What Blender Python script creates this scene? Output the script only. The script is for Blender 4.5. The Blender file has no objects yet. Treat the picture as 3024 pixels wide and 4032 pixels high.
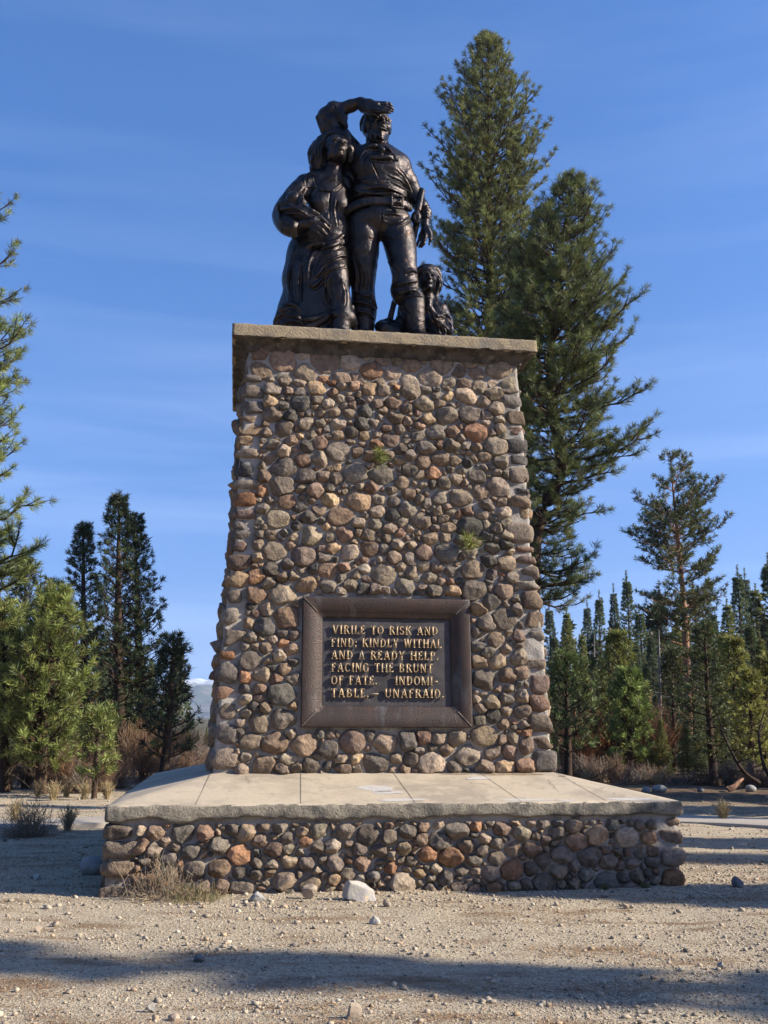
import bpy, math, time
import numpy as np
from mathutils import Vector, Matrix, Euler
# ------------------------------------------------------------------ camera, sky, sun, exposure
SC = bpy.context.scene
COL = SC.collection
CF, CP, CR = 3960.0, 0.2021, 0.0038          # focal (photo pixels), pitch, roll
CH = 1.6
MA, MX, MY = 0.1435, -0.1803, 12.7413        # monument turn and centre
SUN_EL, SUN_PHI = math.radians(30.0), math.radians(9.0)
cam_d = bpy.data.cameras.new('camera'); cam = bpy.data.objects.new('camera', cam_d); COL.objects.link(cam)
cam_d.sensor_fit = 'VERTICAL'; cam_d.sensor_height = 36.0; cam_d.lens = 36.0*CF/4032.0
cam_d.clip_start = 0.05; cam_d.clip_end = 20000
cam.location = (0, 0, CH)
cam.rotation_euler = (Matrix.Rotation(math.pi/2+CP, 3, 'X') @ Matrix.Rotation(CR, 3, 'Z')).to_euler()
SC.camera = cam
SC.render.resolution_x, SC.render.resolution_y = 768, 1024
SC.view_settings.view_transform = 'Standard'; SC.view_settings.look = 'None'
SC.view_settings.exposure = 1.16; SC.view_settings.gamma = 1.0
SC.cycles.use_denoising = True if hasattr(SC, 'cycles') else None
SC.cycles.max_bounces = 6; SC.cycles.transparent_max_bounces = 8
SC.cycles.volume_bounces = 0
SC.cycles.volume_step_rate = 10.0

W = bpy.data.worlds.new('World'); SC.world = W; W.use_nodes = True
nt = W.node_tree; nt.nodes.clear()
def N(t, typ, **kw):
    n = t.nodes.new(typ)
    for k, v in kw.items():
        if k == 'inp':
            for a, b in v.items(): n.inputs[a].default_value = b
        else: setattr(n, k, v)
    return n
sky = N(nt, 'ShaderNodeTexSky', sky_type='NISHITA', sun_disc=False, sun_elevation=SUN_EL,
        sun_rotation=math.radians(90)+SUN_PHI, altitude=300.0, air_density=1.15, dust_density=0.5, ozone_density=3.0)
bg = N(nt, 'ShaderNodeBackground', inp={1: 0.088}); wo = N(nt, 'ShaderNodeOutputWorld')
# thin high cloud streaks laid over the sky by direction
tc = N(nt, 'ShaderNodeTexCoord'); mp = N(nt, 'ShaderNodeMapping'); mp.inputs['Scale'].default_value = (0.9, 0.9, 9.0)
mp.inputs['Rotation'].default_value = (0.0, 0.06, 0.0)
nz = N(nt, 'ShaderNodeTexNoise', inp={'Scale': 1.7, 'Detail': 6.0, 'Roughness': 0.55, 'Distortion': 0.35})
mr = N(nt, 'ShaderNodeMapRange', inp={1: 0.47, 2: 0.74, 3: 0.0, 4: 0.20})
mx = N(nt, 'ShaderNodeMix', data_type='RGBA'); mx.inputs['B'].default_value = (5.2, 6.4, 8.6, 1)
hs = N(nt, 'ShaderNodeHueSaturation', inp={'Saturation': 1.28, 'Value': 1.0})
L = nt.links.new
wv = N(nt, 'ShaderNodeVectorMath', operation='MULTIPLY_ADD'); wv.inputs[1].default_value = (1, 1, .75); wv.inputs[2].default_value = (0, 0, .19)
wn = N(nt, 'ShaderNodeVectorMath', operation='NORMALIZE'); L(tc.outputs['Generated'], wv.inputs[0]); L(wv.outputs[0], wn.inputs[0]); L(wn.outputs[0], sky.inputs[0])
L(tc.outputs['Generated'], mp.inputs[0]); L(mp.outputs[0], nz.inputs['Vector']); L(nz.outputs['Fac'], mr.inputs[0])

sz_ = N(nt, 'ShaderNodeSeparateXYZ'); L(tc.outputs['Generated'], sz_.inputs[0]); mz = N(nt, 'ShaderNodeMapRange', inp={1: .10, 2: .50, 3: 1.0, 4: .30}); L(sz_.outputs['Z'], mz.inputs[0])
mm = N(nt, 'ShaderNodeMath', operation='MULTIPLY'); L(mr.outputs[0], mm.inputs[0]); L(mz.outputs[0], mm.inputs[1]); L(mm.outputs[0], mx.inputs['Factor']); L(sky.outputs[0], hs.inputs['Color']); 
ti = N(nt, 'ShaderNodeMix', data_type='RGBA', blend_type='MULTIPLY'); ti.inputs['Factor'].default_value = 1.0; ti.inputs['B'].default_value = (1.12, .95, 1.12, 1)
L(hs.outputs[0], ti.inputs['A']); L(ti.outputs['Result'], mx.inputs['A'])
L(mx.outputs['Result'], bg.inputs[0]); L(bg.outputs[0], wo.inputs[0])

sd = bpy.data.lights.new('sun', 'SUN'); sd.energy = 4.7; sd.angle = math.radians(0.5); sd.color = (1.0, 0.91, 0.77)
sun = bpy.data.objects.new('sun', sd); COL.objects.link(sun)
svec = Vector((math.cos(SUN_PHI)*math.cos(SUN_EL), -math.sin(SUN_PHI)*math.cos(SUN_EL), math.sin(SUN_EL)))
sun.rotation_euler = svec.to_track_quat('Z', 'Y').to_euler(); sun.location = (30, -2, 20)

# ------------------------------------------------------------------ camera geometry used only to measure the photo
cma, sma = math.cos(MA), math.sin(MA)
def ray(u, v):
    U, V = u-1512., v-2016.
    c, s = math.cos(CR), math.sin(CR)
    x = c*U+s*V; y = -s*U+c*V
    X, Z = x/CF, -y/CF
    return np.array([X, math.cos(CP)-Z*math.sin(CP), math.sin(CP)+Z*math.cos(CP)])
CAML = np.array([(-MX)*cma+(-MY)*sma, -(-MX)*sma+(-MY)*cma, CH])       # camera seen from the monument's frame
def rayl(u, v):
    d = ray(u, v); return np.array([d[0]*cma+d[1]*sma, -d[0]*sma+d[1]*cma, d[2]])
def local(u, v, ly):
    d = rayl(u, v); t = (ly-CAML[1])/d[1]; return CAML+t*d
def ground(u, v, z=0.0):
    d = ray(u, v); t = (z-CH)/d[2]; return d[0]*t, d[1]*t
def atdist(u, v, Y):
    d = ray(u, v); t = Y/d[1]; return np.array([d[0]*t, Y, CH+d[2]*t])
def mon_world(P):
    P = np.asarray(P, float)
    return np.stack([MX+P[..., 0]*cma-P[..., 1]*sma, MY+P[..., 0]*sma+P[..., 1]*cma, P[..., 2]], -1)

# ------------------------------------------------------------------ objects
def mesh(name, V, faces, mat=None, smooth=True, col=None, uvless=True):
    """faces: list of int arrays (n,3) or (n,4)"""
    V = np.asarray(V, np.float32).reshape(-1, 3)
    if isinstance(faces, np.ndarray): faces = [faces]
    faces = [np.asarray(f, np.int32) for f in faces if len(f)]
    me = bpy.data.meshes.new(name)
    loops = np.concatenate([f.ravel() for f in faces]); tot = np.concatenate([np.full(len(f), f.shape[1], np.int32) for f in faces])
    start = np.concatenate([[0], np.cumsum(tot)[:-1]]).astype(np.int32)
    me.vertices.add(len(V)); me.vertices.foreach_set('co', V.ravel())
    me.loops.add(len(loops)); me.loops.foreach_set('vertex_index', loops)
    me.polygons.add(len(tot)); me.polygons.foreach_set('loop_start', start); me.polygons.foreach_set('loop_total', tot)
    if smooth: me.polygons.foreach_set('use_smooth', np.ones(len(tot), bool))
    me.update(calc_edges=True)
    if col is not None:
        at = me.color_attributes.new('Col', 'FLOAT_COLOR', 'POINT')
        c = np.ones((len(V), 4), np.float32); c[:, :3] = col; at.data.foreach_set('color', c.ravel())
    if mat is not None:
        for m in (mat if isinstance(mat, (list, tuple)) else [mat]): me.materials.append(m)
    me.validate()
    return me
def obj(name, me, parent=None, label=None, cat=None, group=None, kind=None, loc=None, rz=0.0):
    o = bpy.data.objects.new(name, me); COL.objects.link(o)
    if parent is not None: o.parent = parent
    if loc is not None: o.location = tuple(float(v) for v in loc)
    if rz: o.rotation_euler = (0, 0, rz)
    if label: o['label'] = label
    if cat: o['category'] = cat
    if group: o['group'] = group
    if kind: o['kind'] = kind
    return o
def join(parts):
    """parts: list of (V, [faces], col or None) -> one"""
    Vs, Fs, Cs, off = [], {}, [], 0
    for p in parts:
        V, F = p[0], p[1]; c = p[2] if len(p) > 2 else None
        if isinstance(F, np.ndarray): F = [F]
        for f in F:
            if len(f): Fs.setdefault(f.shape[1], []).append(f+off)
        Vs.append(V); off += len(V)
        Cs.append(np.broadcast_to(c if c is not None else (1, 1, 1), (len(V), 3)))
    return np.concatenate(Vs), [np.concatenate(v) for v in Fs.values()], np.concatenate(Cs)
def vhash(ix, iy, iz, seed):
    h = (ix.astype(np.int64)*374761393+iy.astype(np.int64)*668265263+iz.astype(np.int64)*2147483647+seed*1274126177) & 0xffffffff
    h = ((h ^ (h >> 13))*1274126177) & 0xffffffff
    h = h ^ (h >> 16)
    return (h & 0xffff)/32767.5-1.0
def vnoise(P, scale, seed=0):
    P = np.asarray(P)*scale; F = np.floor(P); f = P-F; f = f*f*(3-2*f); F = F.astype(np.int64)
    r = 0
    for dx in (0, 1):
        wx = f[..., 0] if dx else 1-f[..., 0]
        for dy in (0, 1):
            wy = f[..., 1] if dy else 1-f[..., 1]
            for dz in (0, 1):
                wz = f[..., 2] if dz else 1-f[..., 2]
                r = r+wx*wy*wz*vhash(F[..., 0]+dx, F[..., 1]+dy, F[..., 2]+dz, seed)
    return r
def fbm(P, scale, oct=3, seed=0):
    r = 0; a = 1.0
    for i in range(oct): r = r+a*vnoise(P, scale*2**i, seed+i*17); a *= .5
    return r
def grid_faces(nu, nv, wrap=False):
    i = np.arange(nu-1)[:, None]; j = np.arange(nv if wrap else nv-1)[None, :]
    a = i*nv+j; b = i*nv+(j+1) % nv; return np.stack([a, b, b+nv, a+nv], -1).reshape(-1, 4)
def tubes(C, R, k=5):
    """C (B,S,3) centre lines, R (B,S) radii -> verts, quads"""
    B, S, _ = C.shape
    T = np.gradient(C, axis=1); T /= np.linalg.norm(T, axis=-1, keepdims=True)+1e-9
    up = np.where(np.abs(T[..., 2:3]) > .9, np.array([1., 0, 0]), np.array([0, 0, 1.]))
    A = np.cross(T, up); A /= np.linalg.norm(A, axis=-1, keepdims=True)+1e-9
    Bn = np.cross(T, A)
    th = np.arange(k)*2*np.pi/k
    V = C[:, :, None]+R[:, :, None, None]*(A[:, :, None]*np.cos(th)[None, None, :, None]+Bn[:, :, None]*np.sin(th)[None, None, :, None])
    f = grid_faces(S, k, True)
    F = (f[None]+(np.arange(B)*S*k)[:, None, None]).reshape(-1, 4)
    return V.reshape(-1, 3), F
def spline(P, n):
    P = np.asarray(P, float)
    Q = np.vstack([2*P[0]-P[1], P, 2*P[-1]-P[-2]]); m = len(P)-1
    t = np.linspace(0, m-1e-6, n); i = t.astype(int); f = (t-i)[:, None]
    a, b, c, d = Q[i], Q[i+1], Q[i+2], Q[i+3]
    return .5*(2*b+(c-a)*f+(2*a-5*b+4*c-d)*f*f+(3*b-a-3*c+d)*f**3)
def ico(sub=2):
    import bmesh
    bm = bmesh.new(); bmesh.ops.create_icosphere(bm, subdivisions=sub, radius=1.0)
    V = np.array([v.co[:] for v in bm.verts]); F = np.array([[v.index for v in f.verts] for f in bm.faces]); bm.free()
    return V, F

# ------------------------------------------------------------------ materials
def mat(name, color=(.5, .5, .5), rough=.8, metal=0.0, attr=False, noise=None, bump=None, hue=None, spec=.5, extra=None):
    """noise: list of (scale, colour2, lo, hi[, detail, stretch]); bump: list of (scale, strength, distance)"""
    m = bpy.data.materials.new(name); m.use_nodes = True; t = m.node_tree; t.nodes.clear()
    out = N(t, 'ShaderNodeOutputMaterial'); b = N(t, 'ShaderNodeBsdfPrincipled'); t.links.new(b.outputs[0], out.inputs[0])
    b.inputs['Roughness'].default_value = rough; b.inputs['Metallic'].default_value = metal
    b.inputs['Specular IOR Level'].default_value = spec
    tc = N(t, 'ShaderNodeTexCoord')
    if attr:
        a = N(t, 'ShaderNodeAttribute', attribute_name='Col'); cur = a.outputs['Color']
    else:
        a = N(t, 'ShaderNodeRGB'); a.outputs[0].default_value = (*color, 1); cur = a.outputs[0]
    for nn in (noise or []):
        sc, c2, lo, hi = nn[:4]; det = nn[4] if len(nn) > 4 else 4.0; st = nn[5] if len(nn) > 5 else (1, 1, 1)
        mpn = N(t, 'ShaderNodeMapping'); mpn.inputs['Scale'].default_value = st
        n = N(t, 'ShaderNodeTexNoise', inp={'Scale': sc, 'Detail': det, 'Roughness': .6})
        r = N(t, 'ShaderNodeMapRange', inp={1: lo, 2: hi, 3: 0.0, 4: nn[6] if len(nn) > 6 else 1.0})
        x = N(t, 'ShaderNodeMix', data_type='RGBA')
        t.links.new(tc.outputs['Object'], mpn.inputs[0]); t.links.new(mpn.outputs[0], n.inputs['Vector']); t.links.new(n.outputs['Fac'], r.inputs[0])
        t.links.new(r.outputs[0], x.inputs['Factor']); t.links.new(cur, x.inputs['A'])
        if len(c2) == 1:      # multiply by a factor
            mu = N(t, 'ShaderNodeMix', data_type='RGBA', blend_type='MULTIPLY'); mu.inputs['Factor'].default_value = 1.0
            mu.inputs['B'].default_value = (c2[0], c2[0], c2[0], 1); t.links.new(cur, mu.inputs['A']); t.links.new(mu.outputs['Result'], x.inputs['B'])
        else: x.inputs['B'].default_value = (*c2, 1)
        cur = x.outputs['Result']
    t.links.new(cur, b.inputs['Base Color'])
    prev = None
    for (sc, stg, dist) in (bump or []):
        n = N(t, 'ShaderNodeTexNoise', inp={'Scale': sc, 'Detail': 5.0, 'Roughness': .65})
        t.links.new(tc.outputs['Object'], n.inputs['Vector'])
        bp = N(t, 'ShaderNodeBump', inp={'Strength': stg, 'Distance': dist}); t.links.new(n.outputs['Fac'], bp.inputs['Height'])
        if prev: t.links.new(prev, bp.inputs['Normal'])
        prev = bp.outputs[0]
    if prev: t.links.new(prev, b.inputs['Normal'])
    return m
rng = np.random.default_rng(7)
# ------------------------------------------------------------------ the monument
M_mortar = mat('mortar', (.38, .345, .30), .95, noise=[(3.0, (.22, .20, .175), .42, .62), (14.0, (.36, .33, .30), .56, .72), (5.0, (.10, .09, .08), .60, .72)], bump=[(45, .8, .02), (160, .5, .006)], spec=.2)
M_cobble = mat('cobble', attr=True, rough=.85, noise=[(22.0, (.6,), .45, .65), (9.0, (.45, .42, .40), .62, .80, 5.0, (1, 1, 1), .45), (60, (1.35,), .5, .7)], bump=[(24, .85, .035), (80, .7, .012)], spec=.25)
M_cap = mat('rough_concrete', (.36, .285, .185), .95, noise=[(5.0, (.25, .21, .16), .45, .65), (40.0, (.75,), .5, .7), (2.2, (.22, .20, .17), .55, .75)], bump=[(38, 1.0, .03), (120, .7, .008)], spec=.2)
M_slab_edge = mat('slab_edge_concrete', (.31, .275, .215), .95, noise=[(6.0, (.15, .14, .12), .45, .62), (50.0, (.7,), .5, .7)], bump=[(35, 1.0, .035), (110, .8, .010)], spec=.2)
M_slab = mat('smooth_cement', (.43, .362, .262), .75, noise=[(1.1, (.31, .26, .195), .45, .62), (6.0, (.48, .39, .29), .5, .75), (14, (.30, .25, .19), .60, .70), (30.0, (.9,), .5, .7)], bump=[(30, .15, .006), (200, .15, .002)], spec=.3)
M_joint = mat('joint_groove', (.20, .165, .125), .95, spec=.1)
M_spall = mat('spalled_plaster', (.46, .43, .39), .9, noise=[(25.0, (.35, .33, .3), .5, .7)], bump=[(60, .7, .01)], spec=.2)
M_stain = mat('damp_stain', (.22, .16, .10), .7, noise=[(12.0, (.30, .24, .17), .45, .6)], spec=.3)

mon = obj('stone_monument', None, loc=(MX, MY, 0), rz=MA, cat='monument',
          label='tall tapering cobblestone pedestal with a concrete cap, on a wide low cobblestone base')
ZP = np.array([0.95, 1.02, 2.4, 3.5, 4.77, 5.62, 5.9]); HW = np.array([1.90, 1.885, 1.84, 1.748, 1.708, 1.665, 1.66])-.035
def thw(z): return np.interp(z, ZP, HW)              # half width of the shaft's mortar face at height z
def thd(z): return thw(z)-.30                         # half depth
TX0 = .005
BW, BD = 2.74, 2.72                                   # half size of the base wall
ZS, ZI = .665, 1.02                                   # slab underside / where shaft stands
ZSE = .80

def mapper(face, kind):
    """returns function (lx,z,h)->xyz and half width function"""
    if kind == 'shaft': hw = thw if face in 'fb' else thd; dd = thd if face in 'fb' else thw
    else:
        hw = (lambda z: BW+0*z+.03*np.clip(.6-z, 0, 1)) if face in 'fb' else (lambda z: BD+0*z); dd = (lambda z: BD+.05*np.clip(.6-z, 0, 1)) if face in 'fb' else (lambda z: BW+.05*np.clip(.6-z, 0, 1))
    def f(lx, z, h):
        d = dd(z)+h
        if face == 'f': return np.stack([lx, -d, z], -1)
        if face == 'b': return np.stack([-lx, d, z], -1)
        if face == 'l': return np.stack([-d, -lx, z], -1)
        return np.stack([d, lx, z], -1)
    return f, hw
PAL = np.array([(.20, .145, .10), (.185, .145, .11), (.155, .13, .108), (.085, .08, .076), (.235, .12, .062), (.20, .125, .088), (.25, .21, .165), (.27, .185, .11), (.165, .115, .09), (.14, .118, .10), (.22, .17, .13), (.11, .095, .085)])
PW = np.array([4, 4, 3.5, 2, 1.3, 2.2, 1.8, 1.2, 2.5, 3, 3, 1.8]); PW = PW/PW.sum()
def noise_blob(V, n, amp_facets, r):
    return V
def stones_on(face, kind, z0, z1, size, seed, margin, hole=None, NA=26, NR=9, thick=(.07, .125), gap=(.000, .009), merge=.0):
    r = np.random.default_rng(seed)
    f, hw = mapper(face, kind)
    wmean = hw(np.array((z0+z1)/2.))-margin
    n = int(2*wmean*(z1-z0)/(size*size*.80))
    AS = 1.22
    def uv(P): return P*np.array([1, AS])
    def inside(P):
        ok = np.ones(len(P), bool)
        if hole is not None: ok &= ~((P[:, 0] > hole[0]-.02) & (P[:, 0] < hole[1]+.02) & (P[:, 1] > hole[2]-.02) & (P[:, 1] < hole[3]+.02))
        return ok
    def sample(m):
        z = r.uniform(z0, z1, m); x = r.uniform(-1, 1, m)*(hw(z)-margin); P = np.stack([x, z], 1); return P[inside(P)]
    S = sample(n); n = len(S)
    w = (size*r.choice([.3, .5, .8, 1.1, 1.4, 1.8], n, p=[.18, .24, .24, .18, .11, .05]))**2*.42
    for it in range(14):
        Q = sample(n*50); D = ((uv(Q)[:, None]-uv(S)[None])**2).sum(-1)-w[None]; k = D.argmin(1)
        cnt = np.bincount(k, minlength=n)
        cx = np.bincount(k, Q[:, 0], n)/np.maximum(cnt, 1); cz = np.bincount(k, Q[:, 1], n)/np.maximum(cnt, 1)
        m = cnt > 0; S[m] = S[m]+.8*(np.stack([cx, cz], 1)[m]-S[m])
        if it == 11: keep = cnt > 6; S = S[keep]; w = w[keep]; n = len(S)
    U = uv(S); th = (np.arange(NA)+.5)*2*np.pi/NA; dr = np.stack([np.cos(th), np.sin(th)], 1)
    rot = r.uniform(-.5, .5, n)
    parts_t = np.full((n, NA), 1e9)
    acc = np.zeros((n, NA)); p = 22.0
    d = U[None]-U[:, None]; d2 = (d**2).sum(-1)
    idx = np.argsort(d2, 1)[:, 1:15]
    for q in range(14):
        j = idx[:, q]; dd = U[j]-U; L2 = (dd**2).sum(1); off = (L2+w-w[j])/2
        den = dd@dr.T; t = np.where(den > 1e-6, off[:, None]/np.maximum(den, 1e-6), 1e3); t = np.maximum(t, .012)
        acc += t**-p
    def plane(nx, nz, dist):      # border at signed distance
        nonlocal acc
        den = nx*dr[:, 0]+nz*dr[:, 1]; t = np.where(den[None] > 1e-6, dist[:, None]/np.maximum(den[None], 1e-6), 1e3); t = np.maximum(t, .012); acc += t**-p
    z = S[:, 1]; plane(1, 0, (hw(z)-margin)-S[:, 0]); plane(-1, 0, (hw(z)-margin)+S[:, 0]); plane(0, 1, (z1-z)*AS); plane(0, -1, (z-z0)*AS)
    if hole is not None:
        hx0, hx1, hz0, hz1 = hole
        m = (z > hz0) & (z < hz1)
        big = np.full(n, 9.0)
        plane(1, 0, np.where(m & (S[:, 0] < hx0), hx0-S[:, 0], big)); plane(-1, 0, np.where(m & (S[:, 0] > hx1), S[:, 0]-hx1, big))
        mx_ = (S[:, 0] > hx0-.05) & (S[:, 0] < hx1+.05)
        plane(0, 1, np.where(mx_ & (z < hz0), (hz0-z)*AS, big)); plane(0, -1, np.where(mx_ & (z > hz1), (z-hz1)*AS, big))
    R = acc**(-1/p)
    R = np.minimum(R, np.median(R, 1, keepdims=True)*1.5)
    R = R*(1+.085*r.standard_normal((n, NA)))
    R = .2*np.roll(R, 1, 1)+.6*R+.2*np.roll(R, -1, 1)
    g = r.uniform(gap[0], gap[1], n); small = r.random(n) < merge; g = np.where(small, g+.02, g)
    R = np.maximum(R-g[:, None], .014)
    rad = R.mean(1)
    Hs = r.uniform(thick[0], thick[1], n)*np.clip(rad/(size*.45), .45, 1.25)
    rho = np.linspace(0, 1, NR)**.72; rho = rho[::-1]
    prof = (1-rho**4.6)**.42
    e = (dr[None]*R[..., None])                             # n,NA,2 in scaled space
    P2 = e[:, None]*rho[None, :, None, None]
    x = S[:, 0, None, None]+P2[..., 0]; zz = S[:, 1, None, None]+P2[..., 1]/AS
    h = -.03+(Hs[:, None]+.03)[..., None]*prof[None, :, None]+np.zeros((1, 1, NA))
    # chiselled faces: shear the dome off with random planes
    ux = P2[..., 0]/rad[:, None, None]; uz = P2[..., 1]/rad[:, None, None]; uh = h/Hs[:, None, None]
    for q in range(8):
        az = r.uniform(0, 2*np.pi, n); tl = r.uniform(.10, 1.0, n); off = r.uniform(.58, .96, n)
        nx = np.cos(az)*np.sin(tl); nz_ = np.sin(az)*np.sin(tl); nh = np.cos(tl)
        dd = ux*nx[:, None, None]+uz*nz_[:, None, None]+uh*nh[:, None, None]-off[:, None, None]*(1+.0*uh)
        cutv = np.maximum(dd, 0); uh = uh-cutv/nh[:, None, None]*.9
    uh = np.maximum(uh, -.5*np.ones_like(uh)); h = np.maximum(uh*Hs[:, None, None], -.035)
    V = f(x, zz, h)
    nn = fbm(V+seed*3.1, 13.0, 3, seed)*.008+vnoise(V, 48., seed+5)*.0035
    V = f(x+nn*.7, zz+nn*.5, h+nn)
    V[:, 0] = f(x[:, 0], zz[:, 0], np.full_like(x[:, 0], -.045))
    V = V.reshape(n*NR*NA, 3)
    Fq = (grid_faces(NR, NA, True)[None]+(np.arange(n)*NR*NA)[:, None, None]).reshape(-1, 4)
    col = PAL[r.choice(len(PAL), n, p=PW)]*r.uniform(.7, 1.35, (n, 1))*r.uniform(.96, 1.04, (n, 3)); col = .72*col+.28*col.mean(1, keepdims=True)*np.array([1.13, 1.0, .86]); col = col*np.array([1.06, 1.0, .90])*1.26
    C = np.repeat(col, NR*NA, 0)
    C = C*(1+.16*fbm(V, 18., 2, seed+9))[:, None]
    C = np.clip(C, .02, .8)
    return V, [Fq], C
VI, FI = ico(3)
def corner_stones(kind, sx, sy, z0, z1, seed, hgt=(.10, .29), proud=.045, ln=(.17, .34)):
    r = np.random.default_rng(seed); z = z0; out = []; flip = 0
    while z < z1-.06:
        h = min(r.uniform(*hgt), z1-z); zc = z+h/2
        if kind == 'shaft': X, Y = thw(zc), thd(zc)
        else: X, Y = BW+.03*max(0, .6-zc), BD+.05*max(0, .6-zc)
        a, b = r.uniform(*ln), r.uniform(ln[0]*.8, ln[1]*.8)
        if flip: a, b = b, a
        flip = 1-flip
        pr = proud+r.uniform(-.012, .022)
        hx, hy, hz = (a+pr)/2, (b+pr)/2, h/2-.007
        c = np.array([sx*(X+pr-hx), sy*(Y+pr-hy), zc])
        V = VI.copy(); e = r.uniform(.40, .66); V = np.sign(V)*np.abs(V)**e; V = V*np.array([hx, hy, hz])
        for q in range(9):
            nrm = r.standard_normal(3); nrm /= np.linalg.norm(nrm); off = np.abs(nrm*np.array([hx, hy, hz])).sum()*r.uniform(.54, .80)
            dd = V@nrm-off; V = V-np.maximum(dd, 0)[:, None]*nrm
        V = V+c; V = V+(VI*(fbm(V+seed, 9., 3, seed)*.018+vnoise(V, 50., 3)*.003)[:, None])
        col = PAL[r.choice(len(PAL), p=PW)]*r.uniform(.75, 1.25)
        out.append((V, FI, np.clip(col*(1+.16*fbm(V, 16., 2, seed+9))[:, None], .02, .8))); z += h
    return out
HOLE = (-.965, .955, 1.475, 2.945)
parts = []
parts.append(stones_on('f', 'shaft', ZI-.01, 5.50, .140, 11, .20, hole=HOLE, NA=26, NR=9, thick=(.06, .11)))
parts.append(stones_on('f', 'shaft', 5.46, 5.87, .20, 12, .03, NA=24, NR=8, thick=(.022, .045)))
for i, fc in enumerate('lrb'):
    parts.append(stones_on(fc, 'shaft', ZI-.01, 5.55, .175, 21+i, .20, NA=18, NR=6))
    parts.append(stones_on(fc, 'shaft', 5.5, 5.80, .20, 31+i, .03, NA=16, NR=6, thick=(.018, .035)))
for i, (sx, sy) in enumerate([(-1, -1), (1, -1), (-1, 1), (1, 1)]): parts += corner_stones('shaft', sx, sy, ZI-.01, 5.52, 41+i)
V, F, C = join(parts)
obj('shaft_cobbles', mesh('shaft_cobbles', V, F, M_cobble, col=C), mon)
parts = [stones_on('f', 'base', -.04, .63, .113, 61, .22, NA=26, NR=9, thick=(.06, .11), gap=(.000, .009)),
         stones_on('l', 'base', -.04, .63, .16, 62, .22, NA=18, NR=7), stones_on('r', 'base', -.04, .63, .16, 63, .22, NA=18, NR=7),
         stones_on('b', 'base', -.04, .63, .16, 64, .22, NA=16, NR=6)]
for i, (sx, sy) in enumerate([(-1, -1), (1, -1), (-1, 1), (1, 1)]): parts += corner_stones('base', sx, sy, -.06, .64, 71+i, hgt=(.14, .24), proud=.06, ln=(.24, .36))
V, F, C = join(parts)
obj('base_cobbles', mesh('base_cobbles', V, F, M_cobble, col=C), mon)

def loft(levels, nx=1, disp=None, cap_top=True, cap_bot=False):
    """levels: (z, halfx, halfy, bulge-in) rectangles; each side split into nx"""
    rings = []
    t = np.linspace(-1, 1, nx+1)[:-1]
    for (z, hx, hy) in levels:
        a = np.stack([t*hx, -hy+0*t], 1); b = np.stack([hx+0*t, t*hy], 1); c = np.stack([-t*hx, hy+0*t], 1); d = np.stack([-hx+0*t, -t*hy], 1)
        xy = np.concatenate([a, b, c, d]); rings.append(np.concatenate([xy, np.full((len(xy), 1), z)], 1))
    V = np.concatenate(rings); m = 4*nx; F = grid_faces(len(levels), m, True)
    fs = [F]
    if cap_top:
        V = np.vstack([V, [[0, 0, levels[-1][0]]]]); c = len(V)-1; i = np.arange(m)+(len(levels)-1)*m
        fs.append(np.stack([i, np.roll(i, -1), np.full(m, c)], 1))
    if cap_bot:
        V = np.vstack([V, [[0, 0, levels[0][0]]]]); c = len(V)-1; i = np.arange(m)
        fs.append(np.stack([np.roll(i, -1), i, np.full(m, c)], 1))
    if disp: V = V+disp(V)
    return V, fs
def ndisp(amp, sc, seed):
    def g(V):
        n = np.stack([vnoise(V+9.3, sc, seed), vnoise(V-4.1, sc, seed+1), vnoise(V+1.7, sc, seed+2)], 1)*amp+np.stack([vnoise(V, sc*3, seed+4), vnoise(V-7, sc*3, seed+5), vnoise(V+3, sc*3, seed+6)], 1)*amp*.4
        return n
    return g
zs = np.linspace(.9, 5.84, 150)
V, F = loft([(z, thw(z), thd(z)) for z in zs], 90, ndisp(.014, 9., 3))
obj('shaft_mortar', mesh('shaft_mortar', V, F, M_mortar), mon)
zs = np.linspace(-.15, .72, 26)
V, F = loft([(z, BW+.03*max(0, .6-z), BD+.05*max(0, .6-z)) for z in zs], 130, ndisp(.014, 9., 8))
obj('base_mortar', mesh('base_mortar', V, F, M_mortar), mon)
M_corb = mat('painted_shade_mortar', (.12, .10, .08), .95, noise=[(6.0, (.06, .05, .042), .45, .6), (11.0, (.22, .19, .15), .58, .7)], bump=[(30, 1.0, .04)], spec=.15)  # corbel mortar coloured dark to paint in the shade under the cap
# cap with a coved underside
cw, cd = 1.825, 1.50
lv = [(5.805, 1.54, 1.24), (5.812, 1.62, 1.325)]
for s in np.linspace(0, 1, 9):
    o = .15*(1-math.sqrt(max(0, 1-s*s)))
    lv.append((5.82+.115*s, 1.662+o, 1.665-.30+o))
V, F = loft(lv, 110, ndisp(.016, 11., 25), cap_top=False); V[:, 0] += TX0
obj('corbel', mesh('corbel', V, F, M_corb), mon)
lv = [(5.936, cw-.16, cd-.16), (5.934, cw-.03, cd-.03), (5.938, cw-.006, cd-.006), (5.95, cw, cd)]
for z in np.linspace(5.965, 6.075, 5): lv.append((z, cw, cd))
lv += [(6.087, cw-.004, cd-.004), (6.093, cw-.014, cd-.014), (6.095, cw-.05, cd-.05)]
V, F = loft(lv, 110, ndisp(.006, 16., 21)); V[:, 0] += TX0
obj('cap_slab', mesh('cap_slab', V, F, M_cap), mon)
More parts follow.
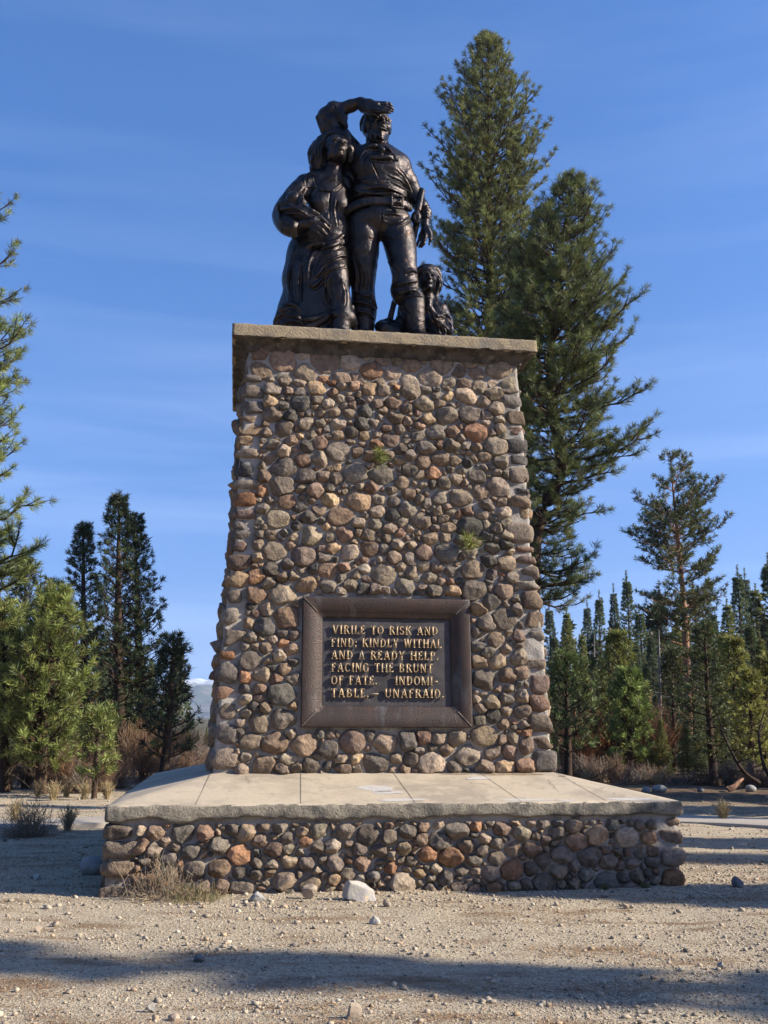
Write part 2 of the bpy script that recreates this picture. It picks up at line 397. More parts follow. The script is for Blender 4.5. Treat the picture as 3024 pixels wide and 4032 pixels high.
# base slab: rough edge, smooth sloping top
sw, sdp = 2.79, 2.77
def edge_disp(V):
    n = ndisp(.008, 14., 31)(V)
    low = np.clip((.74-V[:, 2])/.08, 0, 1); n[:, 2] += low*vnoise(V*np.array([1, 1, 0]), 3.3, 77)*.028+low*vnoise(V*np.array([1, 1, 0]), 11., 78)*.012
    return n
lv = [(.70, sw-.13, sdp-.13), (.672, sw-.06, sdp-.06), (.662, sw-.016, sdp-.016), (.672, sw, sdp), (.69, sw+.004, sdp+.004), (.72, sw+.006, sdp+.006), (.75, sw+.004, sdp+.004), (.775, sw+.002, sdp+.002), (.79, sw-.004, sdp-.004), (.797, sw-.012, sdp-.012)]
V, F = loft(lv, 190, edge_disp, cap_top=False)
obj('slab_edge', mesh('slab_edge', V, F, M_slab_edge), mon)
def slope_z(x, y):
    s = np.maximum((np.abs(x)-1.80)/(sw-1.80), (np.abs(y)-1.50)/(sdp-1.50)); s = np.clip(s, 0, 1); return .795+(1.035-.795)*(1-s)
lv = [(.786, sw-.004, sdp-.004), (.794, sw-.009, sdp-.009)]
for s in np.linspace(0, 1, 12): lv.append((.801+(1.035-.801)*s, (sw-.02)*(1-s)+1.80*s, (sdp-.02)*(1-s)+1.50*s))
V, F = loft(lv, 60, lambda V: np.stack([0*V[:, 0], 0*V[:, 0], vnoise(V, 2.5, 5)*.0025], 1))
slab = obj('sloping_slab_top', mesh('sloping_slab_top', V, F, M_slab), mon)
# joints and spalled patches lying on the slope
def ribbon(pts, wd, lift, name, m, n=24):
    P = spline(np.array(pts), n) if len(pts) > 2 else np.linspace(pts[0], pts[1], n)
    T = np.gradient(P, axis=0); T /= np.linalg.norm(T, axis=1, keepdims=True); Nn = np.stack([-T[:, 1], T[:, 0]], 1)
    w_ = wd*(1+.25*np.sin(np.arange(n)*2.3))[:, None]
    A, B = P+Nn*w_, P-Nn*w_
    def hh(Q): return np.concatenate([Q, (slope_z(Q[:, 0], Q[:, 1])+lift)[:, None]], 1)
    V = np.concatenate([hh(A), hh(B)]); i = np.arange(n-1)
    return V, np.stack([i, i+n, i+n+1, i+1], 1)
js = []
fy0, fy1 = -1.60, -(sdp-.03)
for (xa, xb) in [(-1.88, -1.98), (-.93, -1.0), (.07, .10), (1.02, 1.16), (1.88, 2.02)]:
    js.append(ribbon([(xa, fy0), (xb, fy1)], .0032, .0045, '', None))
for V, F in js: obj('expansion_joint', mesh('expansion_joint', V, [F], M_joint), slab)
js = []
r = np.random.default_rng(5)
for (xa, ya, xb, yb) in [(-1.1, -1.75, -.75, -1.85), (-1.5, -1.7, -1.45, -2.0), (1.9, -2.0, 2.2, -2.5), (1.0, -2.1, .8, -2.0), (1.7, -1.9, 1.65, -2.4)]:
    P = np.linspace((xa, ya), (xb, yb), 12); P[1:-1] += r.normal(0, .018, (10, 2)); js.append(ribbon(P, .0022, .0045, '', None, 40))
for V, F in js: obj('hairline_crack', mesh('hairline_crack', V, [F], M_joint), slab)
def patch(cx, cy, rx, ry, seed, lift=.004, jag=.35):
    r = np.random.default_rng(seed); n = 40; th = np.arange(n)*2*np.pi/n
    rr = 1+jag*(.6*np.sin(th*2+r.uniform(0, 6))+.5*np.sin(th*3+r.uniform(0, 6))+.4*np.sin(th*7+r.uniform(0, 6)))*.6
    o = np.stack([cx+rx*rr*np.cos(th), cy+ry*rr*np.sin(th)], 1); o[:, 1] = np.maximum(o[:, 1], -(sdp-.022))
    rings = [np.array([[cx, cy]])+ (o-np.array([cx, cy]))*k for k in (1, .75, .5, .25)]
    Q = np.concatenate(rings+[np.array([[cx, cy]])]); z = slope_z(Q[:, 0], Q[:, 1])+lift
    F = grid_faces(4, n, True); i = np.arange(n)+3*n
    return np.concatenate([Q, z[:, None]], 1), [F, np.stack([i, np.roll(i, -1), np.full(n, 4*n)], 1)]
for V, F in ([patch(-.20, -2.22, .17, .13, 1), patch(-.12, -2.36, .14, .07, 2), patch(-.02, -2.64, .22, .05, 3), patch(.95, -1.83, .14, .06, 4), patch(1.22, -2.68, .28, .035, 6), patch(2.3, -2.68, .25, .05, 7), patch(1.62, -2.70, .1, .03, 8)]): obj('spalled_patch', mesh('spalled_patch', V, F, M_spall), slab)
for V, F in ([patch(1.35, -1.66, .32, .05, 11, .0035), patch(.75, -1.63, .16, .03, 12, .0035), patch(1.9, -1.75, .05, .02, 13, .004)]): obj('damp_stain', mesh('damp_stain', V, F, M_stain), slab)

# ------------------------------------------------------------------ plaque
M_plq = mat('weathered_bronze_plate', (.042, .029, .023), .5, .40, noise=[(4.0, (.062, .036, .026), .45, .62), (7.0, (.085, .080, .080), .55, .70, 6.0, (1, 1, .22)), (28., (.035, .028, .027), .55, .65)], bump=[(60, .6, .010), (200, .4, .003)])
M_panel = mat('plaque_ground', (.060, .052, .052), .6, .15, noise=[(6.0, (.035, .030, .030), .45, .65), (20.0, (.085, .075, .072), .55, .7)], bump=[(80, .5, .004)])
M_let = mat('worn_gilt_letters', (.42, .30, .165), .6, .2, noise=[(30.0, (.24, .165, .095), .45, .65), (9.0, (.30, .25, .17), .55, .7)], bump=[(120, .3, .002)])
plq_t = math.atan2((thd(1.5)-thd(2.92)), 1.42)
plq = obj('bronze_plaque', None, cat='plaque', label='dark framed bronze plaque with six lines of gilt capitals, set in the cobbled pedestal')
PZ = 2.21; PY = -(thd(PZ)+.065)
o3 = mon_world(np.array([.0, PY, PZ])); plq.location = tuple(o3); plq.rotation_euler = (Matrix.Rotation(MA, 3, 'Z') @ Matrix.Rotation(-plq_t, 3, 'X')).to_euler()
HX, HZ = .942, .708
def rect_ring(hx, hz, y, n=24):
    t = np.linspace(-1, 1, n+1)[:-1]
    xz = np.concatenate([np.stack([t*hx, -hz+0*t], 1), np.stack([hx+0*t, t*hz], 1), np.stack([-t*hx, hz+0*t], 1), np.stack([-hx+0*t, -t*hz], 1)])
    return np.stack([xz[:, 0], np.full(len(xz), y), xz[:, 1]], 1)
rs = [(HX, HZ, .12), (HX, HZ, .004), (HX-.004, HZ-.004, 0.0), (HX-.012, HZ-.012, -.0015), (.790, .552, -.0005), (.786, .548, .004), (.742, .504, .014), (.738, .500, .017), (.722, .484, .019), (.718, .480, .05)]
V = np.concatenate([rect_ring(*q) for q in rs]); V[:, 1] += .002*vnoise(V, 6., 2)
F = grid_faces(len(rs), 96, True)
fr = obj('frame', mesh('plaque_frame', V, F, M_plq, smooth=False), plq)
sm = []
for sx in (-1, 1):
    for sz in (-1, 1):
        a = np.array([sx*(HX-.01), -.0045, sz*(HZ-.01)]); b = np.array([sx*.778, -.0035, sz*.538]); C_ = np.linspace(a, b, 6)[None]
        sm.append(tubes(C_, np.full((1, 6), .004), 4))
for V, F in sm: obj('mitre_seam', mesh('mitre_seam', V, [F], M_slab_edge), fr)
gx, gz = np.meshgrid(np.linspace(-.73, .73, 60), np.linspace(-.49, .49, 40)); V = np.stack([gx, np.full_like(gx, .044), gz], -1).reshape(-1, 3); V[:, 1] += .0015*vnoise(V, 8., 4)
obj('panel', mesh('plaque_panel', V, [grid_faces(40, 60)], M_panel), plq)
# slab serif capitals drawn stroke by stroke: unit box 0..w x 0..1
TH, TN = .20, .09
def stem(x, w=TH, y0=0, y1=1, serif=3):
    s = [[(x-w/2, y0), (x+w/2, y0), (x+w/2, y1), (x-w/2, y1)]]
    if serif & 1: s.append([(x-w/2-.07, y0), (x+w/2+.07, y0), (x+w/2, y0+.075), (x-w/2, y0+.075)])
    if serif & 2: s.append([(x-w/2, y1-.075), (x+w/2, y1-.075), (x+w/2+.07, y1), (x-w/2-.07, y1)])
    return s
def diag(x0, y0, x1, y1, w):
    return [[(x0-w/2, y0), (x0+w/2, y0), (x1+w/2, y1), (x1-w/2, y1)]]
def bar(x0, x1, y, h=TN): return [[(x0, y-h/2), (x1, y-h/2), (x1, y+h/2), (x0, y+h/2)]]
def arc(cx, cy, rx, ry, a0, a1, wmax, wmin=.07, n=12):
    out = []; t = np.radians(np.linspace(a0, a1, n+1))
    for k in range(n):
        q = []
        for tt, sgn in ((t[k], 1), (t[k+1], 1), (t[k+1], -1), (t[k], -1)):
            w = wmin+(wmax-wmin)*abs(math.cos(tt)); q.append((cx+(rx+sgn*w/2)*math.cos(tt), cy+(ry+sgn*(wmin*.5+.01))*math.sin(tt)))
        out.append(q)
    return out
def ser(x, y, up, w=.13): 
    return [[(x-w, y), (x+w, y), (x+w*.6, y+.075*up), (x-w*.6, y+.075*up)]] if up > 0 else [[(x-w*.6, y-.075), (x+w*.6, y-.075), (x+w, y), (x-w, y)]]
G = {
 'I': (.34, lambda: stem(.17)),
 'V': (.80, lambda: diag(.14, 1, .40, 0, .19)+diag(.68, 1, .42, 0, .10)+ser(.15, 1, -1, .15)+ser(.67, 1, -1, .13)),
 'R': (.76, lambda: stem(.17)+arc(.34, .75, .22, .20, -90, 90, .18)+bar(.2, .36, .955)+bar(.2, .36, .545)+diag(.68, 0, .40, .52, .19)+ser(.68, 0, 1, .12)),
 'L': (.62, lambda: stem(.17)+bar(.2, .58, .045)+[[(.50, .0), (.58, .0), (.58, .28), (.53, .25)]]),
 'E': (.64, lambda: stem(.17)+bar(.2, .58, .045)+bar(.2, .56, .955)+bar(.2, .46, .52)+[[(.51, 0), (.59, 0), (.59, .24), (.54, .22)], [(.51, .78), (.54, .78), (.57, 1), (.50, 1)], [(.43, .42), (.47, .42), (.47, .62), (.43, .62)]]),
 'T': (.70, lambda: stem(.35, serif=1)+bar(.06, .64, .955)+[[(.04, .76), (.08, .76), (.13, 1), (.05, 1)], [(.62, .76), (.66, .76), (.65, 1), (.57, 1)]]),
 'O': (.80, lambda: arc(.40, .5, .29, .46, 0, 360, .19, n=24)),
 'S': (.58, lambda: arc(.29, .74, .18, .22, 20, 265, .15)+arc(.29, .26, .19, .22, -160, 85, .16)+[[(.44, .74), (.48, .74), (.48, .98), (.44, .93)], [(.08, .04), (.12, .08), (.12, .26), (.08, .26)]]),
 'K': (.80, lambda: stem(.17)+diag(.24, .40, .62, 1, .10)+diag(.68, 0, .38, .58, .19)+ser(.64, 1, -1, .12)+ser(.69, 0, 1, .13)),
 'A': (.80, lambda: diag(.13, 0, .38, 1, .10)+diag(.66, 0, .40, 1, .19)+bar(.24, .56, .33, .08)+ser(.13, 0, 1, .12)+ser(.66, 0, 1, .14)),
 'N': (.82, lambda: stem(.15, .10)+stem(.67, .10, serif=2)+diag(.66, 0, .17, 1, .18)),
 'D': (.80, lambda: stem(.17)+arc(.32, .5, .33, .455, -90, 90, .19, n=16)+bar(.2, .34, .955)+bar(.2, .34, .045)),
 'F': (.62, lambda: stem(.17)+bar(.2, .56, .955)+bar(.2, .46, .52)+[[(.51, .76), (.54, .76), (.58, 1), (.50, 1)], [(.43, .42), (.47, .42), (.47, .62), (.43, .62)]]),
 'W': (1.08, lambda: diag(.12, 1, .32, 0, .17)+diag(.52, 1, .34, 0, .09)+diag(.54, 1, .74, 0, .17)+diag(.95, 1, .76, 0, .09)+ser(.13, 1, -1, .14)+ser(.95, 1, -1, .12)),
 'H': (.84, lambda: stem(.17)+stem(.67)+bar(.2, .64, .52)),
 'Y': (.78, lambda: stem(.39, y1=.5, serif=1)+diag(.37, .45, .13, 1, .18)+diag(.42, .45, .64, 1, .09)+ser(.14, 1, -1, .14)+ser(.64, 1, -1, .12)),
 'P': (.70, lambda: stem(.17)+arc(.34, .73, .22, .22, -90, 90, .18)+bar(.2, .36, .955)+bar(.2, .36, .505)),
 'C': (.74, lambda: arc(.40, .5, .29, .46, 45, 318, .19, n=20)+[[(.60, .70), (.65, .70), (.65, .98), (.60, .93)]]),
 'G': (.80, lambda: arc(.40, .5, .29, .46, 45, 318, .19, n=20)+[[(.60, .70), (.65, .70), (.65, .98), (.60, .93)]]+stem(.62, .16, .05, .44, 0)+bar(.5, .76, .45, .07)),
 'B': (.74, lambda: stem(.17)+arc(.34, .75, .20, .20, -90, 90, .17)+arc(.34, .27, .24, .225, -90, 90, .19)+bar(.2, .36, .955)+bar(.2, .36, .52)+bar(.2, .36, .045)),
 'U': (.80, lambda: stem(.17, y0=.3, serif=2)+stem(.64, .10, .3, 1, 2)+arc(.405, .32, .235, .28, 180, 360, .16)),
 'M': (1.0, lambda: stem(.15, .10)+stem(.84, .20)+diag(.50, 0, .18, 1, .19)+diag(.49, 0, .82, 1, .09)),
 '.': (.26, lambda: arc(.12, .10, .05, .05, 0, 360, .11, .09, 8)), ',': (.28, lambda: arc(.14, .10, .05, .05, 0, 360, .11, .09, 8)+diag(.08, -.16, .18, .06, .06)),
 ';': (.28, lambda: arc(.14, .10, .05, .05, 0, 360, .11, .09, 8)+diag(.08, -.16, .18, .06, .06)+arc(.14, .55, .05, .05, 0, 360, .11, .09, 8)),
 '-': (.60, lambda: bar(.0, .52, .42, .13)), '_': (1.05, lambda: bar(0, 1.0, .42, .13)), ' ': (.42, lambda: []), '|': (.9, lambda: [])}
LH = .094
def text_line(s, x0, x1, zb):
    ws = [G[c][0]+.10 for c in s]; tot = sum(ws); sc = (x1-x0)/tot; out = []; x = x0; k = 0
    for c, w in zip(s, ws):
        one = []
        for q in G[c][1]():
            k += 1; q = np.array(q); P = np.stack([x+q[:, 0]*sc, q[:, 1]*LH+zb], 1)
            yf = .0175-.0006*(k % 7); m = len(q)
            a = np.cross(np.append(P[1]-P[0], 0), np.append(P[2]-P[0], 0))[2]
            if a < 0: P = P[::-1]
            Fr = np.stack([P[:, 0], np.full(m, yf), P[:, 1]], 1); Bk = np.stack([P[:, 0], np.full(m, .032), P[:, 1]], 1)
            i = np.arange(m)
            one.append((np.concatenate([Fr, Bk]), [np.array([[0, 1, 2, 3]]), np.array([[7, 6, 5, 4]]), np.stack([i+m, (i+1) % m+m, (i+1) % m, i], 1)]))
        x += w*sc
        if one: out.append(one)
    return out
# measured on the photo: x of first and last letter edge, baseline
def pz(u, v):
    q = local(1140+u*.4702, 2300+v*.4702, PY+.03); return q[0], q[2]-PZ
lines = [("VIRILE TO RISK AND", 355, 1250, 420), ("FIND; KINDLY WITHAL", 345, 1280, 528), ("AND A READY HELP.", 345, 1252, 632), ("FACING THE BRUNT", 345, 1205, 736), ("OF FATE.|  INDOMI-", 342, 1250, 843), ("TABLE,_ UNAFRAID.", 342, 1295, 950)]
LP = []
for s, ua, ub, vb in lines:
    xa, za = pz(ua, vb); xb, zb = pz(ub, vb); line = text_line(s, xa, xb, .5*(za+zb))
    
    for one in line: V, F, C = join(one); obj('letter', mesh('letter', V, F, M_let, smooth=False), plq)
# ------------------------------------------------------------------ bronze group, modelled as signed distance fields
FLOOR = 6.092
def LP3(u, v, dy):      # pixel on the enlarged photo crop -> point at depth dy off the statue's middle plane
    return local(1040+.46105*u, 340+.46105*v, -1.0+dy)
PXM = .00144
class Field:
    def __init__(s, lo, hi, h):
        s.lo = np.array(lo, np.float32); s.h = h; s.n = np.ceil((np.array(hi)-lo)/h).astype(int)+1
        s.f = np.full(s.n, .5, np.float32)
    def sub(s, lo, hi):
        a = np.clip(np.floor((np.array(lo)-s.lo)/s.h).astype(int), 0, s.n-1); b = np.clip(np.ceil((np.array(hi)-s.lo)/s.h).astype(int)+1, 1, s.n)
        if (b <= a).any(): return None, None
        sl = tuple(slice(i, j) for i, j in zip(a, b))
        g = [s.lo[k]+s.h*np.arange(a[k], b[k], dtype=np.float32) for k in range(3)]
        return sl, g
    def comb(s, sl, d, k, mode):
        a = s.f[sl]
        if mode == 'add':
            if k > 0: h = np.maximum(k-np.abs(a-d), 0)/k; s.f[sl] = np.minimum(a, d)-h*h*k*.25
            else: s.f[sl] = np.minimum(a, d)
        else:
            d = -d
            if k > 0: h = np.maximum(k-np.abs(a-d), 0)/k; s.f[sl] = np.maximum(a, d)+h*h*k*.25
            else: s.f[sl] = np.maximum(a, d)
    def cone(s, p, q, r1, r2, k=.03, mode='add', ys=1.0):
        p = np.array(p, np.float32); q = np.array(q, np.float32); m = max(r1, r2)*max(1, 1/ys)+k+3*s.h
        sl, g = s.sub(np.minimum(p, q)-m, np.maximum(p, q)+m)
        if sl is None: return
        X = g[0][:, None, None]-p[0]; Y = (g[1][None, :, None]-p[1])/ys; Z = g[2][None, None, :]-p[2]
        b = (q-p).copy(); b[1] /= ys; L2 = float(b@b)+1e-9
        t = np.clip((X*b[0]+Y*b[1]+Z*b[2])/L2, 0, 1)
        d = np.sqrt((X-t*b[0])**2+(Y-t*b[1])**2+(Z-t*b[2])**2)-(r1+(r2-r1)*t)
        if ys < 1: d = d*max(ys, .6)
        s.comb(sl, d, k, mode)
    def ell(s, c, r, R=None, k=.03, mode='add', box=0.0):
        c = np.array(c, np.float32); r = np.array(r, np.float32); m = float(r.max())*(1.75 if box else 1)+k+3*s.h
        sl, g = s.sub(c-m, c+m)
        if sl is None: return
        X = g[0][:, None, None]-c[0]; Y = g[1][None, :, None]-c[1]; Z = g[2][None, None, :]-c[2]
        if R is not None:
            X, Y, Z = (R[0, 0]*X+R[1, 0]*Y+R[2, 0]*Z), (R[0, 1]*X+R[1, 1]*Y+R[2, 1]*Z), (R[0, 2]*X+R[1, 2]*Y+R[2, 2]*Z)
        if box:
            qx, qy, qz = np.abs(X)-r[0]+box, np.abs(Y)-r[1]+box, np.abs(Z)-r[2]+box
            d = np.sqrt(np.maximum(qx, 0)**2+np.maximum(qy, 0)**2+np.maximum(qz, 0)**2)+np.minimum(np.maximum(qx, np.maximum(qy, qz)), 0)-box
        else:
            k0 = np.sqrt((X/r[0])**2+(Y/r[1])**2+(Z/r[2])**2); k1 = np.sqrt((X/r[0]**2)**2+(Y/r[1]**2)**2+(Z/r[2]**2)**2)+1e-6
            d = k0*(k0-1)/k1
        s.comb(sl, d.astype(np.float32), k, mode)
    def chain(s, pts, k=.04, mode='add', ys=1.0, n=None):
        """pts: (u,v,dy,rpx)"""
        P = [LP3(a[0], a[1], a[2]) for a in pts]; r = [a[3]*PXM for a in pts]
        if n:
            Q = spline(np.hstack([np.array(P), np.array(r)[:, None]]), n); P = Q[:, :3]; r = Q[:, 3]
        for i in range(len(P)-1): s.cone(P[i], P[i+1], r[i], r[i+1], k, mode, ys)
    def surf(s, u, v, d0=-.8, d1=.6):
        o = LP3(u, v, d0); e = LP3(u, v, d1); t = np.linspace(0, 1, 180)[:, None]; P = o+(e-o)*t
        I = np.round((P-s.lo)/s.h).astype(int); ok = ((I >= 0) & (I < s.n)).all(1); I = np.clip(I, 0, s.n-1)
        f = np.where(ok, s.f[I[:, 0], I[:, 1], I[:, 2]], 1.0); j = np.argmax(f < 0)
        return P[j] if f[j] < 0 else None
    def fold(s, pts, r, k=.02, mode='add', lift=0.0, n=14, taper=True):
        """a ridge (add) or groove (cut) following a drawn line, dropped onto the surface"""
        Q = spline(np.array(pts, float), n); S = [s.surf(*q) for q in Q]
        S = [p for p in S if p is not None]
        if len(S) < 2: return
        S = np.array(S)
        if len(S) > 4: S[1:-1] = (S[:-2]+S[1:-1]*2+S[2:])/4
        S[:, 1] -= lift*PXM
        m = len(S); R = np.full(m, r*PXM)
        if taper: R = R*(.35+.65*np.sin(np.pi*(np.arange(m)+.5)/m))
        jump = np.linalg.norm(np.diff(S, axis=0), axis=1)
        for i in range(m-1):
            if jump[i] < .12: s.cone(S[i], S[i+1], R[i], R[i+1], k, mode)
    def folds(s, lst, r, k=.02, g=True, lift=0):
        for pts in lst:
            s.fold(pts, r, k, 'add', lift)
            if g: s.fold([(u+r*1.3, v+r*1.7) for u, v in pts], r*.85, k*.45, 'cut', 0)
    def mesh(s, name, m, col=None, noise=.0022, seed=1):
        f = s.f; zi = int(np.floor((FLOOR-s.lo[2])/s.h)); f[:, :, :max(zi, 0)+1] = .1
        for ax in range(3):
            ix = [slice(None)]*3; ix[ax] = 0; f[tuple(ix)] = .1; ix[ax] = -1; f[tuple(ix)] = .1
        # naive surface nets
        neg = f < 0; nx, ny, nz = f.shape
        c = np.zeros((nx-1, ny-1, nz-1), np.uint8)
        for dx in (0, 1):
            for dy in (0, 1):
                for dz in (0, 1): c += neg[dx:nx-1+dx, dy:ny-1+dy, dz:nz-1+dz]
        cell = (c > 0) & (c < 8); idx = np.full(cell.shape, -1, np.int32); CI = np.argwhere(cell); idx[cell] = np.arange(len(CI))
        acc = np.zeros((len(CI), 3)); cnt = np.zeros(len(CI))
        for ax in range(3):
            oth = [a for a in range(3) if a != ax]
            for p in (0, 1):
                for q in (0, 1):
                    o = np.zeros(3, int); o[oth[0]] = p; o[oth[1]] = q; A = CI+o; B = A.copy(); B[:, ax] += 1
                    fa = f[A[:, 0], A[:, 1], A[:, 2]]; fb = f[B[:, 0], B[:, 1], B[:, 2]]; m_ = (fa < 0) != (fb < 0)
                    t = fa[m_]/(fa[m_]-fb[m_]+1e-12); P = A[m_].astype(float); P[:, ax] += t; acc[m_] += P; cnt[m_] += 1
        V = acc/cnt[:, None]; V = s.lo+V*s.h
        quads = []
        for ax in range(3):
            oth = [a for a in range(3) if a != ax]
            sl0 = [slice(None)]*3; sl1 = [slice(None)]*3; sl0[ax] = slice(0, -1); sl1[ax] = slice(1, None)
            cr = neg[tuple(sl0)] != neg[tuple(sl1)]; E_ = np.argwhere(cr)
            E_ = E_[(E_[:, oth[0]] > 0) & (E_[:, oth[1]] > 0)]
            sg = neg[E_[:, 0], E_[:, 1], E_[:, 2]]
            def g(a, b):
                Q = E_.copy(); Q[:, oth[0]] -= a; Q[:, oth[1]] -= b
                Q = np.clip(Q, 0, np.array(idx.shape)-1); return idx[Q[:, 0], Q[:, 1], Q[:, 2]]
            q = np.stack([g(1, 1), g(0, 1), g(0, 0), g(1, 0)], 1)
            if ax == 1: q = q[:, ::-1]
            q = np.where(sg[:, None], q, q[:, ::-1]); quads.append(q[(q >= 0).all(1)])
        F = np.concatenate(quads)
        V[:, 2] = np.maximum(V[:, 2], FLOOR-.004)
        V = V+np.stack([vnoise(V, 17., seed), vnoise(V+3, 17., seed+1), vnoise(V+5, 17., seed+2)], 1)*noise*1.3+np.stack([vnoise(V, 45., seed), vnoise(V+3, 45., seed+1), vnoise(V+5, 45., seed+2)], 1)*noise*.6
        return mesh(name, V, [F], m)
def rotm(yaw, pitch, roll=0.0):
    """face looks to -y; yaw turns it to +x, pitch lifts it, roll tilts"""
    Z = Matrix.Rotation(yaw, 3, 'Z'); X = Matrix.Rotation(-pitch, 3, 'X'); Y = Matrix.Rotation(roll, 3, 'Y')
    return np.array(Z @ X @ Y)
def head(S, c, s, R, old=False, ears=True):
    c = np.array(c)
    def P(x, y, z): return c+R@(np.array([x, y, z])*s)
    def E(x, y, z, a, b, d, k=.05, mode='add'): S.ell(P(x, y, z), (a*s, b*s, d*s), R, k*s, mode)
    def K(a, b, r1, r2, k=.03, mode='add'): S.cone(P(*a), P(*b), r1*s, r2*s, k*s, mode)
    E(0, .05, .14, .345, .43, .36); E(0, -.10, -.12, .265, .27, .37, .10); E(0, -.27, -.41, .125, .11, .085, .10)
    for q in (-1, 1):
        E(q*.20, .0, -.27, .075, .17, .13, .10); E(q*.185, -.255, -.11, .085, .085, .07, .08)
        if ears: E(q*.345, .04, -.05, .035, .075, .115, .03); E(q*.37, .02, -.04, .012, .035, .06, .02, 'cut')
    K((-.20, -.335, .075), (.20, -.335, .075), .045, .045, .05)
    for q in (-1, 1): E(q*.14, -.43, -.005, .10, .125, .072, .035, 'cut')
    for q in (-1, 1):
        E(q*.14, -.295, -.005, .068, .052, .05, .010)
        K((q*.06, -.365, .015), (q*.14, -.378, .042), .012, .016, .012); K((q*.14, -.378, .042), (q*.22, -.335, .012), .016, .012, .012)
        K((q*.07, -.355, -.025), (q*.21, -.335, -.03), .010, .010, .012); K((q*.07, -.395, .10), (q*.22, -.335, .115), .022, .018, .03)
    K((0, -.365, .06), (0, -.495, -.135), .034, .055, .025); 
    for q in (-1, 1): E(q*.055, -.415, -.155, .038, .045, .034, .025); E(q*.028, -.445, -.185, .014, .022, .014, .01, 'cut')
    E(0, -.345, -.25, .12, .07, .085, .05)
    K((-.10, -.375, -.262), (.10, -.375, -.262), .011, .011, .015, 'cut')
    for q in (-1, 1): K((0, -.405, -.238), (q*.085, -.375, -.252), .023, .012, .015)
    K((-.055, -.40, -.288), (.055, -.40, -.288), .030, .030, .02); K((-.07, -.39, -.33), (.07, -.39, -.33), .018, .018, .03, 'cut')
    return P, E, K
M_brz = mat('dark_patinated_bronze', (.046, .038, .035), .33, .86, noise=[(6.0, (.022, .020, .021), .45, .62), (11.0, (.075, .043, .030), .58, .74)], bump=[(20, .42, .022), (62, .45, .009)], spec=.5)
statue = obj('bronze_statue', None, loc=tuple(mon_world(np.array([0, -1.0, FLOOR])))[:3], rz=MA, cat='statue',
             label='dark bronze group of man, woman with baby and kneeling girl on top of the pedestal')
def place(o, par=None):     # meshes are made in the monument's frame
    if par is None: o.parent = statue; o.location = (0, 1.0, -FLOOR)
    else: o.parent = par; o.location = (0, 0, 0)
    return o
HV = .0088
# ---- man
S = Field(LP3(380, 0, 0)*[1, 0, 1]+[0, -1.62, 0], LP3(1480, 0, 0)*[1, 0, 0]+[0, -.42, 9.62], HV)
S.lo[2] = FLOOR-.05; S.n = np.ceil((np.array([LP3(1480, 0, 0)[0], -.42, 9.62])-S.lo)/HV).astype(int)+1; S.f = np.full(S.n, .5, np.float32)
def Ep(u, v, dy, a, b, c, R=None, k=.06, mode='add', box=0.0): S.ell(LP3(u, v, dy), (a*PXM, b*PXM, c*PXM), R, k, mode, box)
Ep(985, 720, 0, 238, 165, 255, None, .05); Ep(1090, 700, -.05, 120, 110, 130, None, .08); Ep(880, 690, -.05, 120, 110, 120, None, .08)
S.chain([(815, 610, .03, 98), (970, 580, .03, 90), (1150, 660, .03, 88)], .10)
Ep(985, 920, -.02, 246, 160, 130, None, .06); Ep(985, 1130, .0, 262, 165, 185, None, .08)
S.chain([(965, 590, .02, 96), (966, 480, .02, 88), (966, 420, .04, 84)], .06)
S.chain([(790, 620, .06, 112), (650, 440, .08, 98), (570, 320, .06, 94), (535, 260, .05, 84)], .03); S.chain([(560, 300, .05, 70), (458, 262, .05, 16)], .03); S.chain([(540, 260, .05, 60), (562, 150, .03, 20)], .03); S.chain([(520, 420, .08, 30), (450, 270, .05, 12)], .03)      # raised arm
S.chain([(535, 255, .05, 74), (600, 205, .02, 70), (640, 210, .0, 66)], .03); S.chain([(715, 560, .13, 70), (700, 800, .14, 80), (695, 1050, .12, 85), (720, 1280, .1, 80)], .06)
S.chain([(600, 210, .0, 82), (655, 260, -.02, 62), (693, 335, -.03, 22)], .03); S.chain([(572, 150, -.05, 20), (632, 232, -.10, 26), (700, 348, -.09, 13)], .008); S.chain([(640, 150, -.05, 12), (680, 240, -.10, 15), (712, 345, -.10, 9)], .006); S.chain([(585, 150, .0, 20), (640, 150, .0, 18), (672, 235, -.02, 16), (705, 345, -.04, 12)], .012)
S.chain([(640, 205, .0, 62), (740, 168, -.08, 55), (825, 140, -.16, 46)], .03)
S.chain([(825, 138, -.16, 44), (900, 155, -.24, 46), (960, 172, -.28, 42)], .02, ys=1.0)
S.chain([(850, 180, -.16, 50), (930, 205, -.26, 42), (985, 205, -.30, 34)], .03)
for pts in ([(950, 150, -.22, 27), (1030, 150, -.24, 23), (1070, 152, -.24, 17), (1092, 166, -.23, 10)], [(960, 165, -.28, 27), (1040, 172, -.31, 22), (1085, 186, -.32, 16), (1102, 198, -.32, 10)],
            [(960, 188, -.32, 26), (1030, 196, -.36, 22), (1075, 208, -.37, 16), (1098, 216, -.37, 10)], [(945, 205, -.34, 24), (1010, 214, -.39, 20), (1060, 221, -.40, 13), (1078, 226, -.40, 9)]): S.chain(pts, .008)
S.chain([(870, 200, -.18, 26), (920, 238, -.26, 22), (965, 248, -.31, 15)], .015)                         # thumb
S.chain([(1160, 690, .04, 98), (1225, 830, .09, 88), (1285, 950, .12, 76), (1345, 1030, .06, 66)], .07)    # lowered arm
S.chain([(1350, 1030, .06, 62), (1385, 1085, .02, 50), (1372, 1180, -.02, 38), (1385, 1230, -.04, 40)], .02)
for q in range(4): S.chain([(1335, 1035+q*26, -.02, 15), (1390, 1030+q*28, -.06, 17), (1420, 1070+q*22, .0, 13)], .008)
